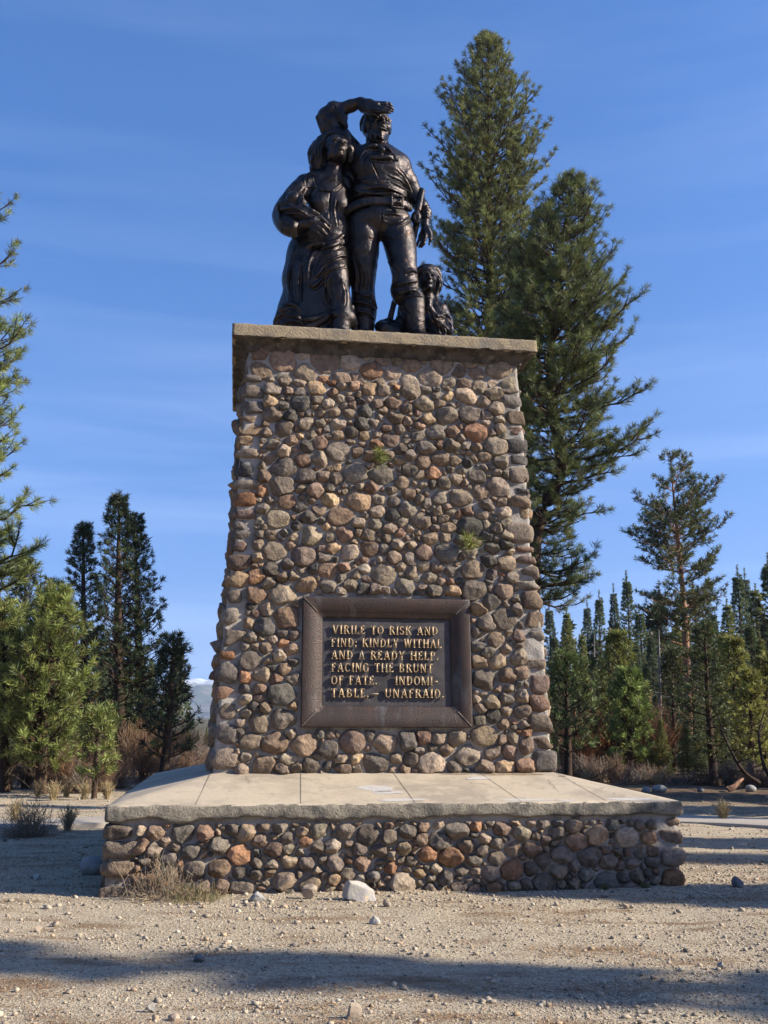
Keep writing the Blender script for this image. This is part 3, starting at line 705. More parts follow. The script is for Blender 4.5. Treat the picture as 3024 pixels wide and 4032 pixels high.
for pts in ([(1392, 1230, -.06, 24), (1408, 1270, -.08, 16), (1416, 1312, -.08, 13), (1412, 1352, -.07, 9)], [(1380, 1240, -.05, 24), (1378, 1290, -.09, 16), (1368, 1340, -.09, 13), (1345, 1372, -.06, 10)],
            [(1368, 1235, -.03, 24), (1352, 1290, -.06, 16), (1348, 1330, -.07, 13), (1325, 1372, -.04, 10)], [(1360, 1225, -.01, 22), (1332, 1275, -.03, 15), (1320, 1320, -.04, 12), (1310, 1360, -.01, 9)], [(1400, 1215, -.08, 18), (1425, 1265, -.09, 13), (1426, 1320, -.08, 10)]): S.chain(pts, .008)
S.chain([(850, 1170, .02, 140), (845, 1400, .05, 134), (842, 1600, .09, 112), (845, 1750, .12, 92), (850, 1900, .16, 108), (848, 2010, .17, 92), (850, 2160, .17, 72)], .05, n=12)
S.chain([(845, 2120, .12, 60), (890, 2150, .05, 42)], .04)
S.chain([(1120, 1180, 0, 142), (1165, 1380, -.05, 132), (1190, 1540, -.12, 108), (1205, 1650, -.12, 100), (1205, 1750, -.10, 122)], .05, n=10)
S.chain([(1150, 1740, -.10, 66), (1150, 1820, -.09, 42)], .05)
S.chain([(1270, 1830, -.12, 108), (1278, 1930, -.12, 98), (1290, 2040, -.12, 82), (1300, 2130, -.12, 84)], .02, n=8)
S.chain([(1185, 1880, -.09, 40), (1225, 2040, -.06, 30)], .03)
S.chain([(1310, 2130, -.18, 66), (1345, 2150, -.30, 52), (1385, 2156, -.36, 40)], .04)
# shirt, trouser and boot folds
S.folds([[(740, 880), (860, 905), (1000, 905)], [(820, 930), (930, 915), (1020, 925)], [(1010, 850), (1120, 890), (1230, 970)], [(880, 860), (1050, 865), (1180, 935)], [(740, 960), (820, 925), (900, 905)], [(1060, 905), (1150, 940), (1215, 985)]], 15, .014)
S.folds([[(930, 810), (1080, 815), (1240, 900)], [(760, 800), (850, 815), (960, 830)], [(1120, 700), (1190, 780), (1250, 880)], [(1160, 700), (1220, 790), (1265, 900)], [(1060, 760), (1150, 800), (1230, 870)]], 9, .014)
S.fold([(925, 610), (925, 665), (955, 720), (985, 795)], 8, .006, 'cut'); S.fold([(920, 610), (916, 668), (945, 725), (975, 800), (1060, 830)], 7, .006, 'add')
S.folds([[(815, 630), (835, 570), (880, 535), (930, 520), (985, 540), (1060, 550), (1095, 590)], [(880, 590), (960, 610), (1040, 605), (1110, 600)], [(860, 530), (930, 505), (1040, 525), (1085, 560)]], 20, .012)
S.chain([(985, 515, -.24, 20), (1010, 545, -.25, 24), (1000, 575, -.24, 16)], .012)
S.fold([(1004, 1035), (1004, 1120), (1000, 1230)], 6, .006, 'cut')
S.folds([[(1015, 1090), (1080, 1085), (1150, 1095)], [(1010, 1150), (1080, 1170), (1180, 1140)], [(1005, 1270), (1060, 1290), (1110, 1300)], [(1140, 1190), (1210, 1150), (1245, 1110)]], 8, .016)
S.folds([[(1060, 1500), (1120, 1580), (1100, 1680)], [(1200, 1590), (1260, 1570), (1300, 1590)], [(1100, 1740), (1180, 1760), (1300, 1720)], [(1090, 1700), (1190, 1680), (1290, 1660)], [(1120, 1830), (1150, 1770), (1260, 1740), (1320, 1750)], [(1130, 1850), (1170, 1790), (1290, 1770)]], 12, .018)
S.folds([[(770, 1740), (850, 1790), (930, 1770)], [(745, 1850), (840, 1845), (950, 1905)], [(900, 1760), (930, 1830), (962, 1900)], [(770, 1920), (860, 1930), (940, 1990)], [(820, 1500), (870, 1600), (860, 1720)], [(760, 1450), (790, 1600), (780, 1740)]], 14, .02)
for v in (2005, 2030, 2056, 2082): S.fold([(1225, v-12), (1300, v+8), (1368, v-8)], 13, .008, 'add')
S.fold([(1150, 1850), (1200, 1800), (1300, 1785), (1370, 1800)], 13, .008, 'add'); S.fold([(1150, 1880), (1250, 1950), (1245, 2010)], 8, .012, 'cut')
for v in (340, 372): S.fold([(530, v), (610, v+22), (690, v+40)], 14, .014)
S.fold([(500, 260), (560, 330), (580, 390)], 8, .014, 'cut'); S.fold([(590, 160), (630, 240), (690, 340)], 7, .008, 'cut')
# belt
S.chain([(708, 1075, -.10, 26), (790, 1020, -.20, 27), (900, 992, -.235, 27), (1080, 990, -.245, 27), (1180, 1010, -.20, 27), (1245, 1050, -.08, 26)], .005, ys=.55, n=14)
S.chain([(708, 1048, -.10, 22), (790, 994, -.20, 22), (900, 966, -.235, 22), (1080, 966, -.245, 22), (1180, 988, -.20, 22), (1245, 1024, -.08, 22)], .005, ys=.6, n=14)
RH = rotm(.22, .02, .03); hc = LP3(965, 350, -.05)
P, E, K = head(S, hc, .48, RH, ears=False); K((.36, -.02, .02), (.355, -.01, -.10), .05, .035, .02)
E(0, .13, .14, .385, .44, .385, .03); E(-.30, .04, .0, .10, .22, .22, .05); E(.30, .06, .02, .09, .22, .20, .05)
r = np.random.default_rng(3)
for q in range(110):      # beard and moustache locks
    a = r.uniform(-1, 1); t = r.uniform(0, 1); z = -.20-.29*t; x = a*(.315-.10*t); y = -.385+.30*abs(a)**1.7+.03*t
    if abs(a) < .38 and z > -.335: continue
    if abs(a) < .62 and z > -.25: continue
    K((x, y, z), (x*.93, y-.012, z-.085), .030, .012, .005)
for q in (-1, 1):
    for k_ in range(4): K((q*(.015+.02*k_), -.445+.012*k_, -.21), (q*(.09+.02*k_), -.40+.02*k_, -.275-.012*k_), .026, .013, .005)
for q in range(130):      # hair locks
    el = r.uniform(.1, 1.45); az = r.uniform(-1, 1)*min(3.1, 1.75+2.2*max(0, el-.6)); d = np.array([math.sin(az)*math.cos(el), math.cos(az)*math.cos(el), math.sin(el)]); p0 = np.array([0, .12, .14])+d*np.array([.40, .455, .395])
    K(tuple(p0), tuple(p0+np.array([d[0]*.03, .01, -.10])), .042, .018, .006)
for q in (-1, 1):
    for k_ in range(5): K((q*.335, -.10+.05*k_, .22-.02*k_), (q*.335, -.05+.06*k_, .04-.03*k_), .045, .035, .02)
man = place(obj('man_figure', S.mesh('man_figure', M_brz, seed=2), label='bearded man in open shirt and boots, right hand raised over his brow'))
# belt buckle and rifle
def boxm(c, half, R, bev=.004):
    V = np.array([[x, y, z] for x in (-1, 1) for y in (-1, 1) for z in (-1, 1)], float)
    import bmesh
    bm = bmesh.new(); vs = [bm.verts.new(tuple(p*np.array(half))) for p in V]
    for f in ((0, 1, 3, 2), (4, 6, 7, 5), (0, 4, 5, 1), (2, 3, 7, 6), (0, 2, 6, 4), (1, 5, 7, 3)): bm.faces.new([vs[i] for i in f])
    bmesh.ops.recalc_face_normals(bm, faces=bm.faces[:]); bmesh.ops.bevel(bm, geom=bm.edges[:], offset=bev, segments=2, affect='EDGES', profile=.6)
    bm.verts.index_update(); Vv = np.array([v.co[:] for v in bm.verts]); T = {}
    for f in bm.faces: T.setdefault(len(f.verts), []).append([v.index for v in f.verts])
    bm.free(); return (np.asarray(R)@Vv.T).T+np.array(c), [np.array(v) for v in T.values()]
bc = S.surf(1135, 988); bc = LP3(1135, 988, -.30) if bc is None else bc+np.array([.0, -.012, 0])
RB = rotm(.16, -.05, -.03); bk = []
w_, h_ = .070, .076
for (dx, dz, a, b) in ((0, h_, w_+.010, .010), (0, -h_, w_+.010, .010), (-w_, 0, .010, h_-.010), (w_, 0, .010, h_-.010)): bk.append(boxm(bc+RB@np.array([dx, 0, dz]), (a, .012, b), RB))
bk.append(boxm(bc+RB@np.array([.02, -.004, -.008]), (.042, .010, .009), RB))
V, F, C = join(bk); place(obj('belt_buckle', mesh('belt_buckle', V, F, M_brz)), man).location = (0, 0, 0)
S = Field(LP3(930, 0, 0)*[1, 0, 0]+[0, -1.5, FLOOR-.05], LP3(1460, 0, 0)*[1, 0, 0]+[0, -.5, 8.35], .009)
S.chain([(1352, 895, -.06, 26), (1318, 1060, -.06, 24)], .01); S.chain([(1340, 885, -.06, 22), (1305, 1060, -.06, 22)], .01)
Ep(1298, 1125, -.08, 46, 42, 66, None, .02); Ep(1300, 1120, -.15, 28, 18, 44, None, .01, 'cut')
S.chain([(1300, 1170, -.04, 30), (1285, 1280, .0, 20), (1230, 1500, .05, 20), (1110, 1850, .12, 22), (1065, 2020, .14, 26), (1055, 2120, .14, 26)], .02)
S.chain([(1122, 1850, .10, 10), (1085, 2020, .12, 10)], .01)
place(obj('rifle', S.mesh('rifle', M_brz, seed=4), label='long rifle standing beside the man from elbow to feet'))
# ---- woman
lo = LP3(40, 0, 0)*[1, 0, 0]+[0, -1.60, FLOOR-.05]; hi = LP3(830, 0, 0)*[1, 0, 0]+[0, -.42, 8.95]
S = Field(lo, hi, HV)
S.chain([(445, 1290, .06, 190), (430, 1450, .08, 232), (422, 1650, .10, 262), (440, 1800, .12, 258), (405, 1930, .14, 280), (390, 2080, .16, 306), (390, 2180, .18, 315)], .06, ys=.78)
S.chain([(600, 1260, .08, 140), (640, 1500, .10, 110), (660, 1680, .12, 80)], .08)
Ep(545, 960, .02, 190, 140, 200, None, .06); Ep(545, 1180, .03, 180, 135, 170, None, .08); Ep(470, 1000, -.10, 88, 72, 88, None, .08); Ep(640, 1010, -.08, 84, 70, 90, None, .08)
S.chain([(365, 830, .03, 82), (480, 790, .04, 78), (590, 800, .05, 80), (680, 830, .10, 80)], .08); S.chain([(690, 850, .10, 76), (690, 1050, .10, 80), (670, 1300, .10, 90)], .06)
S.chain([(585, 820, .02, 90), (590, 720, .0, 76), (600, 620, -.02, 76)], .05)
S.chain([(345, 850, .02, 92), (240, 970, -.02, 88), (160, 1090, -.06, 84), (185, 1165, -.16, 84), (245, 1205, -.24, 82)], .05, n=10)
S.chain([(255, 1120, -.28, 24), (245, 1200, -.32, 30), (255, 1280, -.26, 26)], .02)
Ep(290, 1210, -.26, 38, 52, 62, None, .015, 'cut')
S.chain([(270, 1205, -.24, 46), (330, 1180, -.28, 46), (410, 1170, -.30, 56), (450, 1190, -.31, 50)], .02)
for pts in ([(430, 1140, -.33, 26), (490, 1128, -.34, 18), (560, 1190, -.33, 14), (568, 1212, -.32, 10)], [(440, 1170, -.34, 28), (510, 1185, -.36, 20), (552, 1222, -.34, 15), (562, 1248, -.32, 10)],
            [(435, 1200, -.34, 28), (490, 1225, -.35, 20), (525, 1262, -.34, 15), (534, 1282, -.32, 10)], [(410, 1220, -.33, 26), (455, 1255, -.34, 18), (485, 1288, -.32, 12)], [(360, 1145, -.32, 24), (430, 1120, -.35, 17), (482, 1108, -.35, 12)]): S.chain(pts, .008)
S.chain([(560, 1380, -.02, 130), (605, 1560, -.16, 96), (622, 1640, -.20, 86), (640, 1760, -.20, 78), (668, 1880, -.20, 76)], .06, n=9)
S.chain([(640, 1880, -.18, 76), (665, 1960, -.20, 86), (700, 1990, -.16, 88)], .04); S.chain([(600, 1960, -.18, 20), (670, 1925, -.27, 22), (740, 1965, -.22, 20), (780, 2030, -.14, 16)], .02); S.chain([(610, 1920, -.2, 14), (680, 1895, -.27, 18), (735, 1925, -.22, 16)], .015)
S.chain([(655, 2000, -.20, 82), (655, 2110, -.20, 80)], .02); S.chain([(670, 2130, -.26, 60), (700, 2140, -.36, 40)], .04)
S.chain([(740, 1900, -.05, 40), (770, 2020, .0, 30), (775, 2120, .0, 30)], .05)
# dress, drapery and cloth folds
S.folds([[(250, 1400), (215, 1560), (205, 1700), (260, 1850), (310, 1930)], [(300, 1500), (290, 1700), (300, 1800)], [(200, 1780), (240, 1870), (300, 1960), (320, 2010)]], 16, .03)
S.folds([[(372, 1650), (390, 1708), (450, 1690), (510, 1600), (580, 1540), (680, 1520)], [(372, 1640), (380, 1520), (420, 1430), (480, 1400)], [(430, 1640), (470, 1560), (540, 1480), (640, 1440), (700, 1450)], [(440, 1560), (490, 1470), (570, 1420), (660, 1400)], [(400, 1560), (430, 1480), (520, 1390), (640, 1370)], [(450, 1620), (480, 1580), (500, 1540)]], 15, .02)
S.folds([[(380, 1330), (470, 1360), (600, 1330), (690, 1260)], [(360, 1370), (420, 1350), (500, 1345)], [(470, 1390), (580, 1360), (690, 1320)]], 18, .02)
S.folds([[(90, 2050), (105, 1985), (170, 1955), (250, 1960), (310, 1985)], [(150, 2060), (165, 2010), (230, 1995), (310, 2020)], [(140, 1890), (200, 1850), (270, 1890), (325, 1970)], [(110, 1955), (160, 1900), (220, 1900)], [(330, 1980), (420, 1990), (560, 1930)], [(360, 2050), (480, 2010), (600, 1930)]], 20, .025)
S.folds([[(530, 1640), (520, 1760), (560, 1880)], [(560, 1600), (550, 1720), (570, 1800)], [(660, 1650), (690, 1740), (680, 1850)]], 12, .025)
S.folds([[(350, 850), (345, 790), (380, 745), (430, 735)], [(350, 852), (400, 858), (440, 850), (420, 790), (415, 740)], [(440, 850), (465, 882), (520, 885), (570, 895)], [(570, 895), (640, 850), (680, 800)], [(350, 930), (400, 930), (445, 870)]], 9, .008)
S.fold([(567, 900), (560, 1000), (560, 1130)], 6, .010, 'cut'); S.fold([(575, 900), (572, 1000), (568, 1130)], 5, .008, 'add')
S.folds([[(200, 880), (240, 940), (320, 940)], [(110, 1060), (140, 1140), (200, 1180)], [(150, 1000), (130, 1080), (160, 1150)], [(610, 960), (600, 1060), (620, 1180)], [(330, 860), (300, 900), (240, 930)]], 11, .02)
RW = rotm(.27, .20, .05); hc = LP3(612, 545, -.12)
P, E, K = head(S, hc, .43, RW, ears=False)
r = np.random.default_rng(6)
def lock(pts, rr, k=.008): S.chain([(u, v, d, rr*1.15*w) for (u, v, d), w in zip(pts, (.8, 1, 1, .8, .5, .4)[:len(pts)])], .005, n=9)
for pts in ([(560, 400, -.08), (480, 450, -.04), (430, 540, -.02), (420, 640, 0), (460, 710, .02)], [(520, 430, -.08), (470, 480, -.06), (445, 560, -.05), (450, 640, -.04), (430, 700, -.02)],
            [(500, 430, -.02), (420, 520, .02), (400, 590, .03), (430, 660, .03)], [(505, 460, -.12), (480, 540, -.09), (478, 620, -.06), (465, 690, -.02)], [(460, 480, 0), (410, 560, .02), (410, 640, .04), (470, 720, .04)],
            [(600, 392, -.10), (680, 410, -.10), (725, 470, -.10), (745, 540, -.06)], [(710, 480, -.12), (745, 540, -.10), (735, 590, -.10), (750, 640, -.06)], [(720, 520, -.12), (760, 580, -.06), (735, 630, -.08)], [(560, 400, -.10), (640, 385, -.08), (720, 450, -.06), (755, 540, -.02)],
            [(520, 420, .0), (580, 385, .02), (660, 395, .04)]): lock(pts, 27, .008)
S.chain([(500, 500, .02, 60), (485, 600, .03, 66), (500, 690, .04, 60), (540, 760, .05, 50)], .03)
for q in range(46):
    u, v = r.uniform(400, 490), r.uniform(450, 690); S.chain([(u, v, r.uniform(-.06, .04), 17), (u+r.uniform(-20, 10), v+28, r.uniform(-.06, .04), 14), (u+r.uniform(-10, 25), v+52, 0, 8)], .010)
S.folds([[(430, 540), (408, 590), (425, 650), (440, 700)], [(475, 470), (440, 530), (445, 590), (425, 640)], [(515, 440), (470, 500), (468, 560), (450, 620)], [(500, 520), (485, 580), (490, 640), (465, 700)], [(540, 415), (600, 395), (660, 410), (705, 460)], [(735, 500), (752, 550), (735, 600), (748, 640)], [(560, 430), (620, 408), (680, 440)]], 9, .006)
woman = place(obj('woman_figure', S.mesh('woman_figure', M_brz, seed=5), label='woman in a long draped dress with wavy hair, head turned aside'))
S = Field(LP3(60, 0, 0)*[1, 0, 0]+[0, -1.55, 7.2], LP3(600, 0, 0)*[1, 0, 0]+[0, -.75, 8.25], .0080)
S.chain([(150, 1035, -.20, 58), (260, 1070, -.27, 66), (370, 1110, -.30, 56), (470, 1130, -.30, 30)], .03, n=8)
Ep(255, 965, -.26, 74, 70, 66, rotm(.6, .2, -.4), .02); Ep(322, 1000, -.31, 44, 40, 46, None, .03); Ep(352, 1025, -.34, 14, 14, 12, None, .01)
for q in range(14): a = r.uniform(0, 1); S.chain([(285+40*a+r.uniform(-6, 6), 930+r.uniform(0, 60), -.33, 12), (295+45*a, 960+r.uniform(0, 50), -.35, 9)], .008)
S.chain([(345, 1045, -.34, 30), (410, 1072, -.36, 24), (465, 1092, -.36, 14)], .012)
S.folds([[(110, 1010), (170, 980), (215, 1010), (230, 1030)], [(120, 1060), (230, 1040), (350, 1100)], [(140, 1100), (250, 1080), (370, 1120)], [(210, 1020), (300, 1060), (380, 1110)], [(115, 1000), (125, 1060), (180, 1120)]], 11, .012)
place(obj('infant_figure', S.mesh('infant_figure', M_brz, seed=8), label='swaddled baby held in the crook of the arm'))
# ---- girl
S = Field(LP3(930, 0, 0)*[1, 0, 0]+[0, -1.45, FLOOR-.05], LP3(1650, 0, 0)*[1, 0, 0]+[0, -.42, 7.3], .0080)
S.chain([(1440, 1890, .05, 78), (1470, 2000, .05, 105), (1470, 2180, .05, 125)], .05); S.chain([(1390, 1890, .03, 48), (1500, 1900, .03, 58)], .05)
S.chain([(1515, 1915, .02, 60), (1555, 2010, .0, 56), (1565, 2090, -.05, 52), (1530, 2170, -.06, 40)], .03)
S.chain([(1530, 2080, -.08, 46), (1470, 1990, -.16, 34), (1420, 1890, -.18, 24)], .02)
S.chain([(1395, 1760, .0, 48), (1405, 1860, .03, 54)], .03)
P, E, K = head(S, LP3(1396, 1652, -.03), .355, rotm(-.06, .03, .02), ears=False)
def ES(u, v, dy, a, b, c, k=.03, mode='add'): S.ell(LP3(u, v, dy), (a*PXM, b*PXM, c*PXM), None, k, mode)
S.chain([(1310, 1720, .04, 22), (1306, 1640, .02, 26), (1330, 1570, .0, 30), (1400, 1548, -.02, 32), (1465, 1575, .0, 32), (1492, 1640, .02, 28), (1490, 1720, .03, 28), (1462, 1790, .04, 26), (1480, 1850, .02, 28), (1510, 1890, .02, 26)], .02, n=26)
ES(1405, 1640, .10, 104, 95, 112, .03)
S.chain([(1330, 1600, -.06, 16), (1350, 1570, -.10, 16), (1400, 1562, -.12, 14), (1450, 1590, -.08, 14)], .01)
S.folds([[(1310, 1700), (1312, 1620), (1350, 1560), (1420, 1545)], [(1480, 1600), (1500, 1680), (1470, 1780)], [(1400, 1540), (1470, 1560), (1505, 1640)]], 8, .01)
for q in range(4): S.chain([(1385, 1812+q*21, -.16, 13), (1412, 1808+q*22, -.20, 13), (1432, 1818+q*20, -.17, 11)], .005)
S.chain([(1392, 1800, -.16, 14), (1412, 1780, -.17, 10)], .006); S.chain([(1400, 1890, -.17, 26), (1410, 1840, -.16, 26)], .02)
S.folds([[(1420, 1900), (1470, 1960), (1540, 1950)], [(1385, 1900), (1440, 2000), (1470, 2040)], [(1500, 1930), (1570, 1960), (1600, 2050), (1590, 2140)], [(1480, 2030), (1500, 2100), (1480, 2150)], [(1530, 2020), (1550, 2080), (1540, 2150)], [(1390, 2060), (1450, 2090), (1540, 2130)]], 12, .014)
S.chain([(1400, 2150, -.16, 46), (1450, 2160, -.20, 48)], .03); S.chain([(1490, 2160, -.18, 46), (1540, 2170, -.16, 44)], .03)
S.chain([(990, 2050, .12, 46), (1030, 2080, .10, 72), (1140, 2120, .10, 84), (1200, 2130, .1, 60)], .04); S.chain([(1010, 2020, .12, 30), (1060, 2010, .12, 30), (1120, 2040, .12, 40)], .03)
S.chain([(1170, 1900, .16, 30), (1180, 2020, .14, 60), (1240, 2100, .12, 80)], .05)
place(obj('girl_figure', S.mesh('girl_figure', M_brz, seed=9), label='kneeling girl in a hooded shawl with clasped hands'))
print('statue done', time.time())
# ------------------------------------------------------------------ ground, path, far ridge
def ground_mat():
    m = mat('gravel_ground', (.40, .345, .275), .95, bump=[(55, .55, .02), (240, .8, .008)], spec=.15)
    t = m.node_tree; b = [n for n in t.nodes if n.type == 'BSDF_PRINCIPLED'][0]
    tc = [n for n in t.nodes if n.type == 'TEX_COORD'][0]
    def vor(sc):
        v = N(t, 'ShaderNodeTexVoronoi', inp={'Scale': sc}); t.links.new(tc.outputs['Object'], v.inputs['Vector']); return v
    def ramp(src, stops):
        r = N(t, 'ShaderNodeValToRGB'); r.color_ramp.elements.remove(r.color_ramp.elements[0]); r.color_ramp.elements[0].position = stops[0][0]; r.color_ramp.elements[0].color = (*stops[0][1], 1)
        for p, c in stops[1:]: e = r.color_ramp.elements.new(p); e.color = (*c, 1)
        t.links.new(src, r.inputs[0]); return r.outputs[0]
    def sep(c):
        s = N(t, 'ShaderNodeSeparateColor'); t.links.new(c, s.inputs[0]); return s.outputs[0]
    def noise(sc, det=5, st=(1, 1, 1)):
        mpn = N(t, 'ShaderNodeMapping'); mpn.inputs['Scale'].default_value = st; t.links.new(tc.outputs['Object'], mpn.inputs[0])
        n = N(t, 'ShaderNodeTexNoise', inp={'Scale': sc, 'Detail': det, 'Roughness': .6}); t.links.new(mpn.outputs[0], n.inputs['Vector']); return n.outputs['Fac']
    def mixc(f, a, bb, bt='MIX'):
        x = N(t, 'ShaderNodeMix', data_type='RGBA', blend_type=bt)
        if isinstance(f, float): x.inputs['Factor'].default_value = f
        else: t.links.new(f, x.inputs['Factor'])
        for s, k in ((a, 'A'), (bb, 'B')):
            if isinstance(s, tuple): x.inputs[k].default_value = (*s, 1)
            else: t.links.new(s, x.inputs[k])
        return x.outputs['Result']
    def mr(src, a, bb, c=0.0, d=1.0):
        r = N(t, 'ShaderNodeMapRange', inp={1: a, 2: bb, 3: c, 4: d}); t.links.new(src, r.inputs[0]); return r.outputs[0]
    v1 = vor(95.); v2 = vor(38.)
    c1 = ramp(sep(v1.outputs['Color']), [(0, (.14, .115, .085)), (.25, (.31, .265, .195)), (.6, (.42, .36, .27)), (.85, (.62, .56, .45)), (1, (.27, .20, .14))])
    c2 = ramp(sep(v2.outputs['Color']), [(0, (.21, .165, .12)), (.4, (.37, .305, .23)), (.8, (.45, .385, .30)), (1, (.33, .24, .165))])
    c = mixc(mr(noise(9.), .42, .6), c1, c2)
    c = mixc(mr(noise(1.2), .35, .7, 0, .55), c, (.38, .33, .25)); c = mixc(1.0, c, (1.15, 1.12, 1.05), "MULTIPLY")
    c = mixc(mr(noise(2.3, 6, (.45, 1.6, 1)), .53, .66, 0, .75), c, (.19, .115, .06))          # dry needle litter
    c = mixc(mr(noise(5.0, 6, (.6, 1.8, 1)), .66, .76, 0, .5), c, (.17, .14, .06))
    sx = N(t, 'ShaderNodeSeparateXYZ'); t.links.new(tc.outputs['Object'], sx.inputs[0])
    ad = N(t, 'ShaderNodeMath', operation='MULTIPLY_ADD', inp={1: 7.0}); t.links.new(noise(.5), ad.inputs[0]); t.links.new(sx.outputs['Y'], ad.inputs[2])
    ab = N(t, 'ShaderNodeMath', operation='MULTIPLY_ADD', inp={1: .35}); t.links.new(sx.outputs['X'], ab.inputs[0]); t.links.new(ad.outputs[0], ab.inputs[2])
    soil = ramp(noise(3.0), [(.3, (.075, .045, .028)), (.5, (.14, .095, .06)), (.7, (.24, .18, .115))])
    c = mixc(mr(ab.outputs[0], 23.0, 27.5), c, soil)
    c = mixc(mr(sx.outputs['Y'], 60., 140.), c, (.10, .09, .055))
    t.links.new(c, b.inputs['Base Color'])
    # pebbly relief
    bp = N(t, 'ShaderNodeBump', inp={'Strength': .9, 'Distance': .012}); inv = N(t, 'ShaderNodeMath', operation='MULTIPLY', inp={1: -1.0})
    t.links.new(v2.outputs['Distance'], inv.inputs[0]); t.links.new(inv.outputs[0], bp.inputs['Height'])
    old = b.inputs['Normal'].links[0].from_socket; t.links.new(old, bp.inputs['Normal'])
    bp2 = N(t, 'ShaderNodeBump', inp={'Strength': .8, 'Distance': .006}); inv2 = N(t, 'ShaderNodeMath', operation='MULTIPLY', inp={1: -1.0})
    t.links.new(v1.outputs['Distance'], inv2.inputs[0]); t.links.new(inv2.outputs[0], bp2.inputs['Height']); t.links.new(bp.outputs[0], bp2.inputs['Normal'])
    t.links.new(bp2.outputs[0], b.inputs['Normal'])
    return m
def gz(x, y):
    P = np.stack([np.asarray(x, float), np.asarray(y, float), np.zeros_like(np.asarray(x, float))], -1)
    near = np.exp(-(np.hypot(P[..., 0], P[..., 1]-12)/40.)**2)
    h = .022*vnoise(P, .9, 5)*near+.010*vnoise(P, 3.1, 6)*near+.12*vnoise(P, .12, 8)*np.clip((P[..., 1]-22)/20, 0, 1)
    return h
gx = np.sinh(np.linspace(-1, 1, 421)*7.6)/np.sinh(7.6)*4600; gx = np.sort(np.concatenate([gx, np.linspace(-9, 9, 260)]))
gy = np.concatenate([[-4600, -4000, -1500, -300, -60, -15, -4, -1], np.linspace(0, 22, 330), 22+np.cumsum(np.geomspace(.08, 900, 95))])
gy = gy[gy < 4300]; gy = np.append(gy, 4500)
X, Y = np.meshgrid(gx, gy); V = np.stack([X, Y, gz(X, Y)], -1)
M_gr = ground_mat()
obj('ground', mesh('ground', V, [grid_faces(*X.shape)], M_gr), kind='structure')
pp = spline(np.array([(-13, 11.0), (-9, 13.3), (-7.3, 14.5), (-5.7, 15.45), (-4.3, 16.15), (-2, 17.0), (0, 17.4), (2.4, 17.3), (4.83, 16.75), (6, 16.15), (8, 14.9), (11, 12.6), (15, 9.2)]), 90)
T = np.gradient(pp, axis=0); T /= np.linalg.norm(T, axis=1, keepdims=True); Nn = np.stack([-T[:, 1], T[:, 0]], 1)
rows = []
for o, z in ((-.55, -.05), (-.55, .045), (-.53, .052), (.53, .052), (.55, .045), (.55, -.05)): q = pp+Nn*o; rows.append(np.concatenate([q, np.full((90, 1), z)], 1))
V = np.concatenate(rows); obj('footpath', mesh('footpath', V, [grid_faces(6, 90)], mat('path_concrete', (.35, .31, .26), .9, noise=[(4, (.33, .29, .24), .45, .65), (30, (.85,), .5, .7)], bump=[(60, .4, .01)]), smooth=False), kind='structure')
# far ridge with snow on its crest
n1, n2 = 260, 26
xx = np.linspace(-6500, 6500, n1); tt = np.linspace(0, 1, n2); XX, TT = np.meshgrid(xx, tt)
prof_ = 330+90*vnoise(np.stack([xx/1000*.9, 0*xx, 0*xx], -1), 1., 3)+45*vnoise(np.stack([xx/1000*3, 0*xx, 0*xx], -1), 1., 4)+18*vnoise(np.stack([xx/1000*9, 0*xx, 0*xx], -1), 1., 9)
ZZ = -30+(prof_[None]+30)*(1-(1-TT)**1.5)
P_ = np.stack([XX/700, TT*4, 0*XX], -1); ZZ = ZZ+55*fbm(P_, 1.6, 4, 5)*np.sin(np.pi*TT*.93)+0
V = np.stack([XX, 9000+2600*TT+120*fbm(P_, 2.2, 3, 6), ZZ], -1); V2 = V[::-1].copy(); V2[..., 1] = 2*V[-1:, :, 1]-V2[..., 1]
VV = np.concatenate([V, V2[1:]])/3.0
M_hill = mat('far_ridge', (.085, .10, .085), .95, noise=[(.0105, (.17, .15, .13), .42, .6), (.036, (.05, .065, .05), .5, .65)], spec=.1)
t = M_hill.node_tree; b = [n for n in t.nodes if n.type == 'BSDF_PRINCIPLED'][0]; tc = [n for n in t.nodes if n.type == 'TEX_COORD'][0]
cur = b.inputs['Base Color'].links[0].from_socket; sx = N(t, 'ShaderNodeSeparateXYZ'); t.links.new(tc.outputs['Object'], sx.inputs[0])
nn = N(t, 'ShaderNodeTexNoise', inp={'Scale': .033, 'Detail': 7.0, 'Roughness': .7}); t.links.new(tc.outputs['Object'], nn.inputs['Vector'])
ma = N(t, 'ShaderNodeMath', operation='MULTIPLY_ADD', inp={1: 87.0}); t.links.new(nn.outputs['Fac'], ma.inputs[0]); t.links.new(sx.outputs['Z'], ma.inputs[2])
mr_ = N(t, 'ShaderNodeMapRange', inp={1: 152, 2: 185}); t.links.new(ma.outputs[0], mr_.inputs[0])
x = N(t, 'ShaderNodeMix', data_type='RGBA'); x.inputs['B'].default_value = (.62, .66, .74, 1); t.links.new(mr_.outputs[0], x.inputs['Factor']); t.links.new(cur, x.inputs['A']); t.links.new(x.outputs['Result'], b.inputs['Base Color'])
obj('mountain_ridge', mesh('mountain_ridge', VV, [grid_faces(2*n2-1, n1)], M_hill), kind='structure')

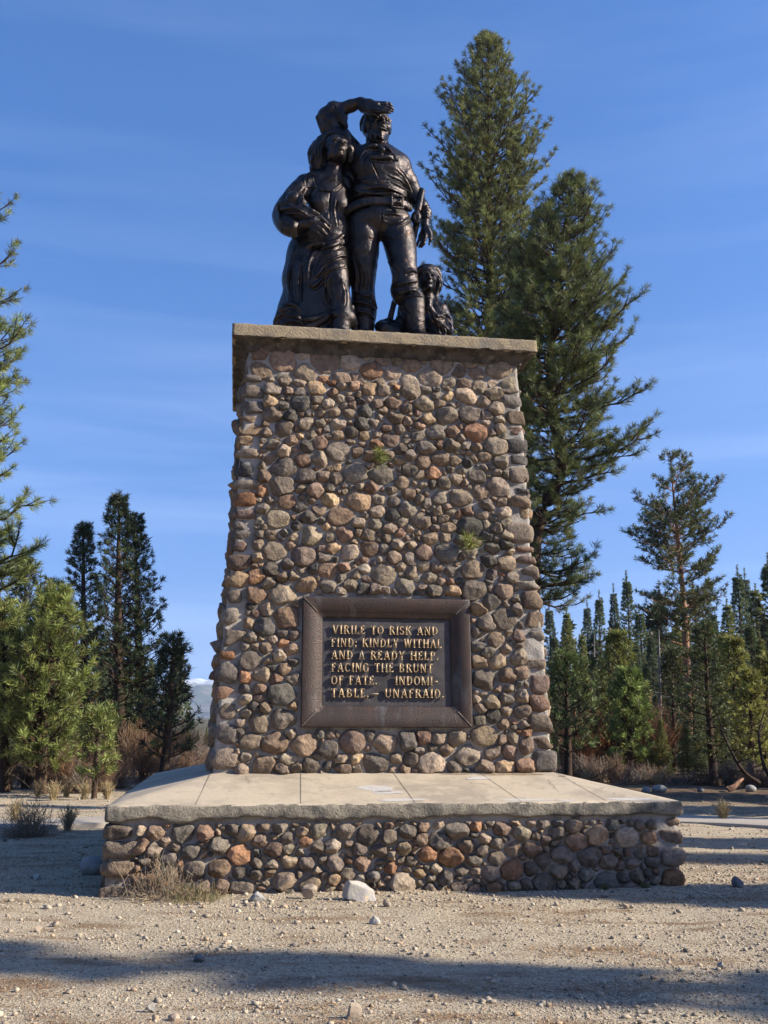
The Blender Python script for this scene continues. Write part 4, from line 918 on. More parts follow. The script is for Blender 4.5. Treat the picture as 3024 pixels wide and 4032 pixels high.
# ------------------------------------------------------------------ conifers
def leaf_mat(name):
    m = bpy.data.materials.new(name); m.use_nodes = True; t = m.node_tree; t.nodes.clear()
    o = N(t, 'ShaderNodeOutputMaterial'); a = N(t, 'ShaderNodeAttribute', attribute_name='Col')
    d = N(t, 'ShaderNodeBsdfPrincipled'); d.inputs['Roughness'].default_value = .55; d.inputs['Specular IOR Level'].default_value = .35
    tr = N(t, 'ShaderNodeBsdfTranslucent'); mx_ = N(t, 'ShaderNodeMixShader'); mx_.inputs[0].default_value = .22
    t.links.new(a.outputs['Color'], d.inputs['Base Color']); t.links.new(a.outputs['Color'], tr.inputs[0])
    t.links.new(d.outputs[0], mx_.inputs[1]); t.links.new(tr.outputs[0], mx_.inputs[2]); t.links.new(mx_.outputs[0], o.inputs[0]); return m
M_needle = leaf_mat('needles')
M_bark = mat('dark_bark', (.055, .038, .028), .95, noise=[(9.0, (.10, .065, .042), .5, .65, 5., (1, 1, .25))], bump=[(14, .9, .05)], spec=.15)
M_bark_o = mat('orange_bark', (.30, .17, .11), .9, noise=[(6.0, (.16, .09, .06), .5, .68, 5., (1, 1, .3))], bump=[(10, .9, .05)], spec=.15)
M_dead = mat('bleached_wood', (.26, .235, .215), .9, noise=[(7.0, (.14, .125, .11), .5, .7)], spec=.1)
def needles(P, D, size, K, width, col, r, spread=1.0, cvar=.28):
    T_ = len(P)
    D = D/(np.linalg.norm(D, axis=1, keepdims=True)+1e-9)
    q = r.standard_normal((T_, K, 3)); q -= (q*D[:, None]).sum(-1, keepdims=True)*D[:, None]; q /= np.linalg.norm(q, axis=-1, keepdims=True)+1e-9
    a = r.uniform(.25, 1.45, (T_, K, 1))*spread
    d = D[:, None]*np.cos(a)+q*np.sin(a)
    L_ = size[:, None, None]*r.uniform(.7, 1.1, (T_, K, 1))
    back = r.uniform(-.55, .15, (T_, K, 1))*size[:, None, None]
    b0 = P[:, None]+D[:, None]*back; tip = b0+d*L_
    s = np.cross(d, r.standard_normal((T_, K, 3))); s /= np.linalg.norm(s, axis=-1, keepdims=True)+1e-9
    w = width*r.uniform(.7, 1.2, (T_, K, 1))
    mid = b0+d*L_*.35
    V = np.stack([b0, mid+s*w, tip, mid-s*w], 2).reshape(-1, 3)
    F = np.arange(T_*K*4).reshape(-1, 4)
    c = np.array(col)[None]*(1+cvar*r.standard_normal((T_, 1)))*np.array([1, 1, 1])+np.array([.02, .008, -.004])*np.clip(r.standard_normal((T_, 1)), 0, 2)
    c = np.clip(c, .008, .5)[:, None]*r.uniform(.75, 1.2, (T_, K, 1))
    old = r.random((T_, K, 1)) < .05; c = np.where(old, np.array([.16, .10, .045]), c)
    C = np.repeat(c.reshape(-1, 3), 4, 0)
    return V, F, C
def conifer(seed, trunk, prof, wh=.42, nb=5, a0=(-.1, .5), a1=(.35, .25), tuft=.17, K=24, nw=.011, sub=.30, subl=.42, tstep=.2, col=(.05, .075, .025), r0=.2, crown0=.15, dens=1.0, spread=1.0, top_tuft=True, dead=0, gaps=.0, azb=None, cvar=.28):
    """trunk: (n,3) points base->top; prof: [(z, radius)]"""
    r = np.random.default_rng(seed)
    Tc = spline(np.array(trunk, float), 36) if len(trunk) > 2 else np.linspace(trunk[0], trunk[1], 36)
    H = Tc[-1, 2]; pz_, pr_ = np.array(prof, float).T; o = np.argsort(pz_); pz_, pr_ = pz_[o], pr_[o]
    wood = []
    fr = (Tc[:, 2]-Tc[0, 2])/(H-Tc[0, 2]); R = r0*(1-fr)**.85+.012; R[0] *= 1.25
    wood.append(tubes(Tc[None], R[None], 9))
    z = pz_[0]; BC, BR = [], []; TP, TD = [], []
    SC_, SR_ = [], []
    while z < H-.12:
        t = (z-pz_[0])/(H-pz_[0]); rad = np.interp(z, pz_, pr_)
        base = np.array([np.interp(z, Tc[:, 2], Tc[:, k]) for k in range(3)])
        az0 = r.uniform(0, 6.28)
        for b in range(int(round(nb*dens*(1 if r.random() > gaps else .4)))):
            az = az0+b*6.283/nb+r.normal(0, .25)
            L_ = rad*r.uniform(.62, 1.12)
            if azb is not None: L_ *= azb(az, z)
            if L_ < .08: continue
            up0 = a0[0]+(a0[1]-a0[0])*t+r.normal(0, .08); up1 = a1[0]+(a1[1]-a1[0])*t+r.normal(0, .06)
            s = np.linspace(0, 1, 8); dh = np.array([math.cos(az), math.sin(az), 0]); sd_ = np.array([-dh[1], dh[0], 0])
            wig = r.normal(0, .035*L_, 8)*s; wig2 = r.normal(0, .03*L_, 8)*s
            C_ = base+np.array([0, 0, r.uniform(-.15, .15)*wh])+dh*(L_*s)[:, None]+np.array([0, 0, 1.])*(L_*(up0*s+up1*s*s)+wig)[:, None]+sd_*wig2[:, None]
            BC.append(C_); BR.append((.012+.020*L_*(1-t*.5))*(1-.82*s)*min(1, r0/.12))
            n = max(2, int(L_/sub)); side = r.choice([-1, 1])
            for k in range(n+1):
                ss = .22+.78*(k+r.uniform(0, .6))/(n+.6); ss = min(ss, 1.0); p = np.array([np.interp(ss, s, C_[:, i]) for i in range(3)])
                side = -side; ln = (subl*L_*(1.05-ss)+.16)*r.uniform(.7, 1.2)
                tg = C_[min(7, int(ss*7)+1)]-C_[min(6, int(ss*7))]; tg /= np.linalg.norm(tg)+1e-9
                if k == n: dr_ = tg; p = C_[-2]; ln = .2*L_+.1
                else: dr_ = tg*.75+sd_*side*r.uniform(.5, .9)+np.array([0, 0, r.uniform(-.15, .3)]); dr_ /= np.linalg.norm(dr_)
                sq = np.linspace(0, 1, 4); Q = p+dr_*(ln*sq)[:, None]+np.array([0, 0, 1.])*(.22*ln*sq*sq)[:, None]
                SC_.append(Q); SR_.append(np.linspace(.011, .005, 4)*(1+L_*.25)*min(1.2, tuft/.17))
                if dead: continue
                m = max(1, int(ln/tstep)); 
                for j in range(m):
                    f = 1-j*tstep/max(ln, .01)*r.uniform(.8, 1.1)
                    if f < .05: break
                    TP.append(p+dr_*ln*f+np.array([0, 0, .22*ln*f*f])+r.normal(0, .02, 3)); TD.append(dr_+np.array([0, 0, .35+.25*f])+r.normal(0, .12, 3))
        z += wh*(.55+.45*(1-t))*r.uniform(.75, 1.25)
    if top_tuft and not dead:
        for q in range(5): TP.append(Tc[-1]-np.array([0, 0, q*tstep*.8])); TD.append(np.array([r.normal(0, .1), r.normal(0, .1), 1.]))
    wood.append(tubes(np.array(BC), np.array(BR), 5)); wood.append(tubes(np.array(SC_), np.array(SR_), 3))
    Vw, Fw, _ = join(wood)
    if dead: return (Vw, Fw), None, 0
    TP = np.array(TP); TD = np.array(TD); sz = tuft*r.uniform(.75, 1.2, len(TP))
    return (Vw, Fw), needles(TP, TD, sz, K, nw, col, r, spread, cvar), len(TP)
def zpx(v, Y): return atdist(1512, v, Y)[2]
def rpx(px, Y, z): return px/CF*(Y*math.cos(CP)+(z-CH)*math.sin(CP))
TREES = {}
def put_tree(name, seed, Y, trunk_px, prof_px, label, bark=None, group=None, cat='tree', base_v=None, **kw):
    """trunk_px [(u,v),...] base->top as seen in the photo; prof_px [(v, radius px)]"""
    pts = [atdist(u, v, Y) for u, v in trunk_px]; x0, y0 = pts[0][0], Y; z0 = 0.0 if pts[0][2] > -1 else 0
    org = np.array([x0, y0, float(gz(x0, y0))-.05])
    tk = [np.array([0, 0, 0.])]+[p-org for p in pts[1:]]
    prof = [(zpx(v, Y)-org[2], rpx(rp, Y, zpx(v, Y))) for v, rp in prof_px]
    w, l, n = conifer(seed, tk, prof, **kw)
    o = obj(name, None, loc=org, label=label, cat=cat, group=group)
    obj('trunk', mesh(name+'_trunk', w[0], w[1], bark or M_bark), o)
    if l is not None: obj('crown', mesh(name+'_crown', l[0], [l[1]], M_needle, smooth=False, col=l[2]), o)
    TREES[label] = (o, n); return o
def copy_tree(src, loc, rz, sc, label=None, group=None):
    c = src.copy(); COL.objects.link(c); c.location = loc; c.rotation_euler = (0, 0, rz); c.scale = (sc[0], sc[0], sc[1])
    if label: c['label'] = label
    if group: c['group'] = group
    for ch in list(src.children): k = ch.copy(); COL.objects.link(k); k.parent = c
    return c
S_ = 1.8227
YL = (.20, .24, .07)     # sunlit yellow-green needles
MG = (.095, .125, .040)
DG = (.042, .066, .027)
# two big pines behind the monument
put_tree('pine_tree', 101, 30, [(1945, 3050), (1938, 1900), (1932, 1276), (1925, 700), (1923, 150)],
         [(150, 10), (200, 40), (270, 75), (330, 95), (430, 150), (560, 195), (700, 225), (900, 235), (1100, 245), (1400, 250), (1800, 240), (2500, 180)],
         'tallest pine, its narrow top rising above everything behind the right side of the statue', wh=.38, nb=7, a0=(-.12, .6), a1=(.40, .32), tuft=.185, K=56, nw=.0065, sub=.25, subl=.46, tstep=.20, col=(.165, .19, .062), r0=.30, gaps=.10)
def az2(az, z):    # the second pine reaches out to the right
    return 1.0+.12*math.cos(az)
put_tree('pine_tree', 102, 24, [(2095, 3060), (2096, 2300), (2118, 2060), (2175, 1930), (2212, 1840), (2195, 1720), (2168, 1560), (2178, 1276), (2215, 950), (2262, 700)],
         [(700, 10), (760, 45), (800, 75), (880, 115), (960, 165), (1080, 195), (1200, 250), (1350, 285), (1500, 285), (1650, 290), (1780, 300), (1850, 230), (1960, 210), (2080, 200), (2230, 235), (2350, 190)],
         'second big pine beside the cap, with a crooked curving trunk and long low branches', wh=.36, nb=8, a0=(-.38, .5), a1=(.34, .30), tuft=.185, K=56, nw=.0058, sub=.22, subl=.46, tstep=.18, col=(.13, .16, .052), r0=.26, azb=az2, gaps=.06)
# the near pine whose branches reach in from the left edge
put_tree('pine_tree', 103, 15, [(-330, 3400), (-300, 2300), (-280, 1400), (-260, 560)],
         [(560, 30), (800, 210), (1000, 290), (1180, 330), (1400, 360), (1600, 345), (1750, 320), (1950, 350), (2100, 400), (2300, 480), (2430, 420)],
         'sunlit pine whose tufted branches reach in along the left edge of the photo', wh=.46, nb=6, a0=(-.10, .3), a1=(.35, .3), tuft=.15, K=50, nw=.0045, sub=.18, subl=.55, tstep=.13, col=YL, r0=.22, gaps=.15)
put_tree('pine_tree', 104, 13, [(3640, 3400), (3600, 2300), (3560, 900)],
         [(900, 60), (1300, 360), (1500, 440), (1800, 480), (2100, 420), (2400, 420), (2700, 380)],
         'dark pine off the right edge with only its branch tips showing', wh=.8, nb=4, tuft=.16, K=26, nw=.007, sub=.3, tstep=.18, col=DG, r0=.2, gaps=.5)
# left group
put_tree('pine_tree', 111, 30, [(480, 3060), (465, 2500), (470, 1941)], [(1941, 8), (2000, 24), (2100, 50), (2250, 80), (2450, 125), (2700, 170), (2900, 165)],
         'dark pine with the highest top of the left-hand group', wh=.40, nb=6, a0=(.05, .45), a1=(.38, .3), tuft=.18, K=30, nw=.011, sub=.26, tstep=.19, col=DG, r0=.2)
put_tree('pine_tree', 112, 31, [(560, 3050), (545, 2500), (529, 2040)], [(2040, 8), (2120, 28), (2250, 60), (2450, 105), (2700, 145), (2900, 140)],
         'dark pine just right of the highest left-hand top, leaning trunk', wh=.40, nb=6, a0=(.05, .45), a1=(.38, .3), tuft=.18, K=30, nw=.011, sub=.26, tstep=.19, col=DG, r0=.18)
put_tree('pine_tree', 113, 33, [(345, 3045), (330, 2600), (328, 2070)], [(2070, 8), (2140, 24), (2260, 50), (2400, 80), (2600, 115), (2850, 125)],
         'dark pine with a blunt top behind the bright young pine', wh=.42, nb=6, a0=(.05, .45), a1=(.38, .3), tuft=.19, K=28, nw=.012, sub=.28, tstep=.2, col=DG, r0=.18)
put_tree('pine_tree', 114, 25, [(640, 3090), (668, 2800), (684, 2495)], [(2495, 8), (2560, 28), (2680, 60), (2800, 95), (2900, 120), (2980, 90)],
         'small dark pine with open branches nearest the pedestal on the left', wh=.36, nb=5, a0=(.1, .7), a1=(.35, .3), tuft=.19, K=24, nw=.012, sub=.24, tstep=.17, col=(.035, .058, .025), r0=.12)
put_tree('pine_tree', 115, 22, [(160, 3125), (175, 2800), (225, 2335)], [(2335, 14), (2400, 40), (2500, 85), (2650, 135), (2800, 165), (2930, 175), (3040, 110)],
         'full bright green young pine left of the slab', wh=.28, nb=7, a0=(.25, .9), a1=(.35, .35), tuft=.19, K=44, nw=.008, sub=.19, tstep=.14, col=YL, r0=.12)
put_tree('pine_tree', 116, 22.5, [(20, 3125), (15, 2800), (10, 2390)], [(2390, 16), (2500, 70), (2650, 120), (2850, 150), (3030, 120)],
         'bright green young pine at the left edge of the photo', wh=.30, nb=6, a0=(.35, .9), a1=(.3, .3), tuft=.19, K=28, nw=.011, sub=.2, tstep=.15, col=(.19, .22, .065), r0=.1)
put_tree('pine_tree', 117, 21, [(372, 3110), (380, 2950), (388, 2790)], [(2790, 8), (2850, 35), (2930, 65), (3020, 80), (3070, 60)],
         'small bright sapling pine just right of the bright young pines', wh=.22, nb=5, a0=(.2, .7), a1=(.35, .3), tuft=.17, K=26, nw=.010, sub=.2, tstep=.14, col=YL, r0=.05)
put_tree('pine_tree', 118, 38, [(110, 3020), (105, 2600), (98, 2220)], [(2220, 12), (2320, 50), (2450, 80), (2650, 95), (2850, 90)],
         'dark pine rising behind the bright pine at far left', wh=.45, nb=6, a0=(.2, .8), tuft=.25, K=20, nw=.017, sub=.32, tstep=.23, col=DG, r0=.18)
put_tree('pine_tree', 119, 40, [(210, 3015), (212, 2600), (215, 2290)], [(2290, 12), (2380, 45), (2500, 75), (2700, 95), (2850, 90)],
         'dark double-trunked pine between the far left tops', wh=.45, nb=6, a0=(.2, .8), tuft=.25, K=20, nw=.017, sub=.32, tstep=.23, col=DG, r0=.18)
# right group, nearer trees
put_tree('pine_tree', 121, 24, [(2236, 3095), (2236, 2900), (2225, 2600)], [(2600, 15), (2680, 70), (2780, 115), (2880, 130), (2960, 90)],
         'pine close behind the right side of the pedestal with a bare lower trunk', wh=.34, nb=6, a0=(.0, .7), a1=(.35, .3), tuft=.19, K=26, nw=.011, sub=.22, tstep=.16, col=(.10, .14, .045), r0=.10)
put_tree('old_pine_tree', 122, 42, [(2712, 3000), (2706, 2650), (2690, 2350), (2672, 2150), (2655, 1980), (2640, 1800)],
         [(1800, 22), (1860, 75), (1920, 100), (1980, 130), (2030, 200), (2080, 215), (2120, 150), (2180, 200), (2230, 230), (2300, 140), (2370, 165), (2450, 180), (2520, 150), (2600, 130), (2700, 70)],
         'tall old pine with an orange-barked trunk and ragged flat crown, right of the monument', bark=M_bark_o, wh=.62, nb=6, a0=(-.10, .5), a1=(.30, .2), tuft=.24, K=26, nw=.014, sub=.22, subl=.5, tstep=.18, col=(.085, .11, .038), r0=.19, gaps=.25)
put_tree('pine_tree', 123, 31, [(2440, 3065), (2438, 2800), (2433, 2500)], [(2500, 12), (2580, 45), (2680, 80), (2800, 110), (2920, 125), (3000, 100)],
         'olive green conifer with a slim top behind the bushy green pine', wh=.34, nb=6, a0=(.0, .7), tuft=.19, K=22, nw=.014, sub=.26, tstep=.18, col=(.18, .20, .055), r0=.12)
put_tree('pine_tree', 124, 28, [(2482, 3085), (2480, 2900), (2476, 2650)], [(2650, 14), (2720, 45), (2800, 75), (2900, 95), (2990, 70)],
         'bushy bright green pine right of the pedestal foot', wh=.30, nb=7, a0=(.2, .8), tuft=.19, K=28, nw=.013, sub=.2, tstep=.15, col=(.20, .26, .075), r0=.1)
put_tree('conifer', 125, 28, [(2812, 3085), (2790, 2800), (2772, 2450)], [(2450, 10), (2550, 40), (2680, 75), (2800, 95), (2900, 80), (2970, 40)],
         'thin dark conifer with a long straight trunk, in front of the orange trunk', wh=.36, nb=6, a0=(-.2, .5), tuft=.16, K=20, nw=.013, sub=.25, tstep=.17, col=(.075, .10, .035), r0=.11)
put_tree('conifer', 126, 33, [(2655, 3060), (2652, 2800), (2645, 2560)], [(2560, 10), (2650, 35), (2760, 55), (2880, 60), (2960, 35)],
         'thin dark conifer between the snag and the orange trunk', wh=.38, nb=6, a0=(-.2, .5), tuft=.16, K=18, nw=.014, sub=.26, tstep=.18, col=(.045, .06, .022), r0=.08)
for i, (u, v, rr, Y, lab) in enumerate([(2890, 2520, 85, 31, 'olive yellow young conifer left of the right edge'), (2958, 2640, 75, 29, 'bright yellow-green sapling conifer low at the right edge'), (3015, 2590, 90, 33, 'yellow-green conifer cut by the right edge of the photo')]):
    put_tree('conifer', 130+i, Y, [(u, 3075), (u, 2800), (u, v)], [(v, 10), (v+90, .45*rr), (v+220, .8*rr), (v+350, rr), (3010, .8*rr)], lab, wh=.30, nb=7, a0=(.0, .6), tuft=.16, K=22, nw=.013, sub=.22, tstep=.16, col=(.26, .27, .07), r0=.09)
put_tree('pine_tree', 134, 19, [(3330, 3160), (3320, 2700), (3300, 2150)], [(2150, 30), (2350, 230), (2450, 300), (2600, 330), (2720, 250)],
         'dark drooping pine leaning in from the right edge above the bright conifers', wh=.4, nb=6, a0=(-.25, .3), tuft=.18, K=24, nw=.010, sub=.24, tstep=.17, col=DG, r0=.16)
put_tree('dead_tree', 141, 33, [(2602, 3070), (2600, 2800), (2594, 2480)], [(2480, 5), (2700, 22), (2980, 35)], 'bleached bare snag standing in front of the dark conifers', bark=M_dead, cat='dead tree', wh=.5, nb=3, a0=(-.3, .2), a1=(-.3, .1), r0=.075, dead=1, sub=.5)
put_tree('dead_tree', 142, 45, [(2342, 2960), (2341, 2700), (2340, 2500)], [(2500, 5), (2600, 22), (2900, 26)], 'grey dead tree among the far conifers beside the pedestal', bark=M_dead, cat='dead tree', wh=.5, nb=3, a0=(-.3, .2), a1=(-.3, .1), r0=.09, dead=1, sub=.5)
# shade trees standing out of the frame on the sunny side
def shade(name, seed, x, y, H, r, c0, lab, **kw):
    w, l, n = conifer(seed, [np.array([0, 0, 0.]), np.array([.1, 0, H*.5]), np.array([0, .1, H])], [(c0, r*.7), (c0+.25*(H-c0), r), (c0+.6*(H-c0), r*.7), (H, .1)], wh=.5, nb=7, tuft=.3, K=22, nw=.05, sub=.3, tstep=.22, col=DG, r0=.16, **kw)
    o = obj(name, None, loc=(x, y, -.05), label=lab, cat='tree'); obj('trunk', mesh('shade_trunk', w[0], w[1], M_bark), o); obj('crown', mesh('shade_crown', l[0], [l[1]], M_needle, smooth=False, col=l[2]), o); return o
sh = shade('pine_tree', 151, 22.0, 3.35, 18.5, .50, 2.0, 'pine out of view on the right that shades the foreground gravel', gaps=.5, dens=.8)
shade('pine_tree', 152, 13.5, 8.15, 7.2, .9, 1.2, 'short pine out of view that shades the right end of the slab')
copy_tree(sh, (24, 9.2, -.05), 1.0, (1.2, .7), 'pine out of view on the right, beyond the end of the slab')
copy_tree(sh, (13, 12.6, -.05), 2.0, (1.1, .45), 'low pine out of view right of the path')
for i, (x, y, a, b_) in enumerate([(14, 17.5, 1.5, .5), (18, 19.5, 1.6, .9), (12.5, 21.5, 1.4, .6), (17, 24, 1.6, .9), (24, 14.2, .8, 1.0)]):
    copy_tree(sh, (x, y, -.05), i*1.3, (a, b_), ['broad low pine out of view behind the footpath', 'tall pine out of view behind the footpath', 'low pine out of view by the forest edge', 'tall pine out of view by the forest edge', 'slim tall pine out of view level with the back of the monument'][i])
# distant conifers: three forms, copied, needle colours lightened to imitate haze
def far_form(name, seed, lab, col, wid=1.0, **kw):
    H = 12.0; w, l, n = conifer(seed, [np.array([0, 0, 0.]), np.array([.05, .05, 6.]), np.array([0, 0, H])], [(.7, 1.5*wid), (3.0, 1.6*wid), (5, 1.25*wid), (8, .58*wid), (10, .25*wid), (11.2, .09*wid), (12, .02)], wh=.33, nb=7, a0=(-.35, .15), a1=(.3, .25), tuft=.18, K=18, nw=.021, sub=.25, tstep=.18, gaps=.15, col=col, r0=.14, **kw)
    o = obj(name, None, loc=(0, 0, 0), label=lab, cat='tree', group='conifers at the forest edge'); obj('trunk', mesh('far_trunk', w[0], w[1], M_bark), o); obj('crown', mesh('far_crown', l[0], [l[1]], M_needle, smooth=False, col=l[2]), o); return o
forms = [far_form('conifer', 161, '', (.14, .18, .08)), far_form('conifer', 162, '', (.22, .24, .075), 1.1), far_form('conifer', 163, '', (.12, .165, .095), .85)]
used = [False]*3
spec = [(2465, 2248, 72, 0, 1.0), (2414, 2300, 75, 2, .9), (2358, 2325, 74, 0, 1.), (2311, 2360, 78, 2, 1.), (2230, 2395, 70, 1, 1.1), (2160, 2370, 76, 0, 1.1), (2595, 2310, 66, 2, 1.), (2727, 2278, 62, 0, 1.2), (2902, 2228, 58, 0, 1.1), (2930, 2240, 60, 2, 1.), (2972, 2300, 50, 1, 1.2), (3022, 2180, 52, 0, 1.3),
        (2515, 2380, 58, 0, 1.2), (2560, 2480, 50, 2, 1.2), (2180, 2480, 50, 0, 1.2), (2290, 2480, 52, 1, 1.1), (2400, 2470, 50, 2, 1.1), (2370, 2620, 40, 1, 1.1), (2310, 2660, 38, 1, 1.2), (2540, 2600, 42, 0, 1.3), (2740, 2520, 44, 2, 1.3), (2840, 2480, 46, 1, 1.2), (2813, 2390, 48, 2, .6), (2690, 2600, 47, 0, 1.2), (2620, 2560, 48, 0, 1.2), (2950, 2430, 44, 0, 1.3), (3010, 2400, 42, 2, 1.4), (2880, 2600, 38, 1, 1.3), (2260, 2760, 34, 2, 1.3), (2150, 2640, 40, 1, 1.3), (2580, 2720, 38, 2, 1.3), (2750, 2720, 37, 2, 1.2),
        (2200, 2560, 36, 2, 1.2), (2330, 2560, 44, 0, 1.3), (2450, 2560, 46, 1, 1.2), (2500, 2500, 54, 2, 1.2), (2660, 2450, 52, 1, 1.3), (2700, 2400, 56, 0, 1.2), (2780, 2400, 54, 2, 1.3), (2860, 2360, 55, 1, 1.2), (2990, 2500, 40, 1, 1.3), (2920, 2520, 36, 2, 1.4), (2600, 2820, 30, 1, 1.3), (2700, 2850, 31, 0, 1.4), (2850, 2800, 30, 2, 1.4), (2350, 2800, 32, 0, 1.3), (2560, 2900, 30, 1, 1.5), (2750, 2900, 30, 0, 1.5), (2640, 2660, 36, 2, 1.3), (2720, 2640, 35, 0, 1.3), (815, 2860, 62, 1, 1.2), (838, 2880, 70, 1, 1.4), (60, 2420, 46, 2, 1.3), (280, 2480, 48, 0, 1.3), (410, 2560, 46, 2, 1.2), (600, 2640, 46, 0, 1.3), (0, 2330, 44, 0, 1.2), (150, 2560, 42, 2, 1.4), (500, 2620, 44, 0, 1.3), (740, 2850, 60, 1, 1.3), (780, 2870, 75, 0, 1.3), (330, 2700, 40, 1, 1.3)]
FL = {0: 'dark green', 1: 'olive green', 2: 'blue-green'}
def wherelab(u, v, Y, f):
    side = 'right of the pedestal' if u > 1512 else 'left of the pedestal'
    return side
order = sorted(range(len(spec)), key=lambda i: spec[i][0]); rank = {}
right = [i for i in order if spec[i][0] > 1512]; left = [i for i in order if spec[i][0] < 1512]
ORD0 = 0; ORD = ['first', 'second', 'third', 'fourth', 'fifth', 'sixth', 'seventh', 'eighth', 'ninth', 'tenth', 'eleventh', 'twelfth', 'thirteenth', 'fourteenth', 'fifteenth', 'sixteenth', 'seventeenth', 'eighteenth', 'nineteenth', 'twentieth', 'twenty-first', 'twenty-second', 'twenty-third']
for i, (u, v, Y, f, wd) in enumerate(spec):
    grp = right if u > 1512 else left
    same = [k for k in grp if spec[k][3] == f]; j = same.index(i)
    lab = ('%s forest conifer, %s of its colour counting rightwards from %s' % (FL[f], ORD[j], 'the pedestal' if u > 1512 else 'the left edge'))
    top = atdist(u, v, Y); z0 = float(gz(top[0], Y))-.1; hgt = (top[2]-z0)/12.; sc = (hgt*wd*1.0, hgt)
    if not used[f]: o = forms[f]; o.location = (top[0], Y, z0); o.rotation_euler = (0, 0, i*.9); o.scale = (sc[0], sc[0], sc[1]); o['label'] = lab; used[f] = True
    else: copy_tree(forms[f], (top[0], Y, z0), i*.9, sc, lab, 'conifers at the forest edge')
r = np.random.default_rng(77); ff = []
for i in range(300):
    side = i % 2; x = (r.uniform(14, 75) if side else -r.uniform(20, 80)); y = r.uniform(62, 150) if side else r.uniform(55, 130)
    if x < y*.44-4 and x > 0: y = min(y, 140)
    if x < 0 and x > -y*.20: continue
    h = r.uniform(5.5, 9.5)
    rr = h*.15
    n = 60; th = r.uniform(0, 6.28, n); t_ = r.random(n)**.8
    P = np.stack([x+np.cos(th)*rr*(1-t_)*1.3, y+np.sin(th)*rr*(1-t_)*1.3, .5+(h-.5)*t_], 1); D = np.stack([np.cos(th), np.sin(th), .3+0*th], 1)
    ff.append(needles(P, D, np.full(n, .75), 7, .14, (.055, .072, .036), r))
V = np.concatenate([q[0] for q in ff]); C = np.concatenate([q[2] for q in ff])
obj('far_forest', mesh('far_forest', V, [np.arange(len(V)).reshape(-1, 4)], M_needle, smooth=False, col=C), label='distant wood of small conifers filling the gaps behind the forest edge', cat='forest', kind='stuff')
print('trees done', time.time(), sum(n for o, n in TREES.values()))

# ------------------------------------------------------------------ shrubs, grass, logs
M_twig = leaf_mat('dry_twigs')
def shrub(seed, h, w, n, col, nw=.006, curl=.3, col2=None, leaf=0):
    r = np.random.default_rng(seed); az = r.uniform(0, 6.28, n); tilt = r.uniform(.0, 1.15, n)*w/h; L_ = h*r.uniform(.55, 1.05, n)
    s = np.linspace(0, 1, 5); b0 = np.stack([r.normal(0, w*.12, n), r.normal(0, w*.12, n), np.full(n, -.02)], 1)
    dh = np.stack([np.cos(az), np.sin(az), 0*az], 1); C_ = b0[:, None]+dh[:, None]*(L_*np.sin(np.minimum(tilt, 1.4)))[:, None, None]*(s*(1-curl+curl*s))[None, :, None]
    C_[..., 2] += (L_*np.cos(np.minimum(tilt, 1.4)))[:, None]*s[None]; C_ += r.normal(0, .025*h, C_.shape)*s[None, :, None]
    C_[..., 2] = np.maximum(C_[..., 2], .003)
    Vt, Ft = tubes(C_, np.full((n, 5), nw)*np.linspace(1, .4, 5)[None]*r.uniform(.6, 1.3, (n, 1)), 3)
    c = np.array(col)*r.uniform(.6, 1.4, (n, 1)); 
    if col2 is not None: m = r.random(n) < .4; c[m] = np.array(col2)*r.uniform(.7, 1.3, (m.sum(), 1))
    Ct = np.repeat(c, 15, 0)
    # side twigs
    k = 3; ii = np.repeat(np.arange(n), k); f = r.uniform(.35, .95, n*k); j = np.minimum((f*4).astype(int), 3); P = C_[ii, j]*(1-(f*4-j))[:, None]+C_[ii, j+1]*(f*4-j)[:, None]
    d = r.normal(0, 1, (n*k, 3)); d[:, 2] = np.abs(d[:, 2])+.6; d /= np.linalg.norm(d, axis=1, keepdims=True); sq = np.linspace(0, 1, 3)
    Q = P[:, None]+d[:, None]*(h*.22*r.uniform(.5, 1.1, n*k))[:, None, None]*sq[None, :, None]
    V2, F2 = tubes(Q, np.full((n*k, 3), nw*.5), 3); C2 = np.repeat(c[ii], 9, 0)
    parts = [(Vt, Ft, Ct), (V2, F2, C2)]
    if leaf:
        V3, F3, C3 = needles(Q[:, -1], d, np.full(n*k, leaf), 6, leaf*.12, col, r); parts.append((V3, F3, C3))
    return join(parts)
def put_shrub(name, u, v, h, w, n, col, lab, cat, group=None, seed=1, nw=None, **kw):
    x, y = ground(u, v); V, F, C = shrub(seed, h, w, n, col, nw or max(.004, .00025*y), **kw)
    return obj(name, mesh(name, V, F, M_twig, smooth=False, col=C), loc=(x, y, gz(x, y)), label=lab, cat=cat, group=group)
BR = (.20, .14, .09); GY = (.27, .235, .19); STR = (.46, .36, .20); RU = (.34, .13, .05)
put_shrub('dry_shrub', 115, 3290, .55, .85, 260, (.34, .26, .18), 'leafless grey-brown shrub on the gravel at far left, in front of the path', 'shrub', seed=3, nw=.004)
put_shrub('dry_shrub', 640, 3538, .40, .75, 190, (.36, .26, .17), 'tangle of dry brown stems against the left end of the base wall', 'shrub', seed=4, nw=.0035, curl=.6, col2=(.33, .28, .2))
put_shrub('dry_shrub', 770, 3550, .20, .8, 200, (.38, .29, .17), 'low matted dry weed sprawling right of the tangle of brown stems', 'shrub', seed=5, nw=.003, curl=.8, col2=(.16, .17, .06))
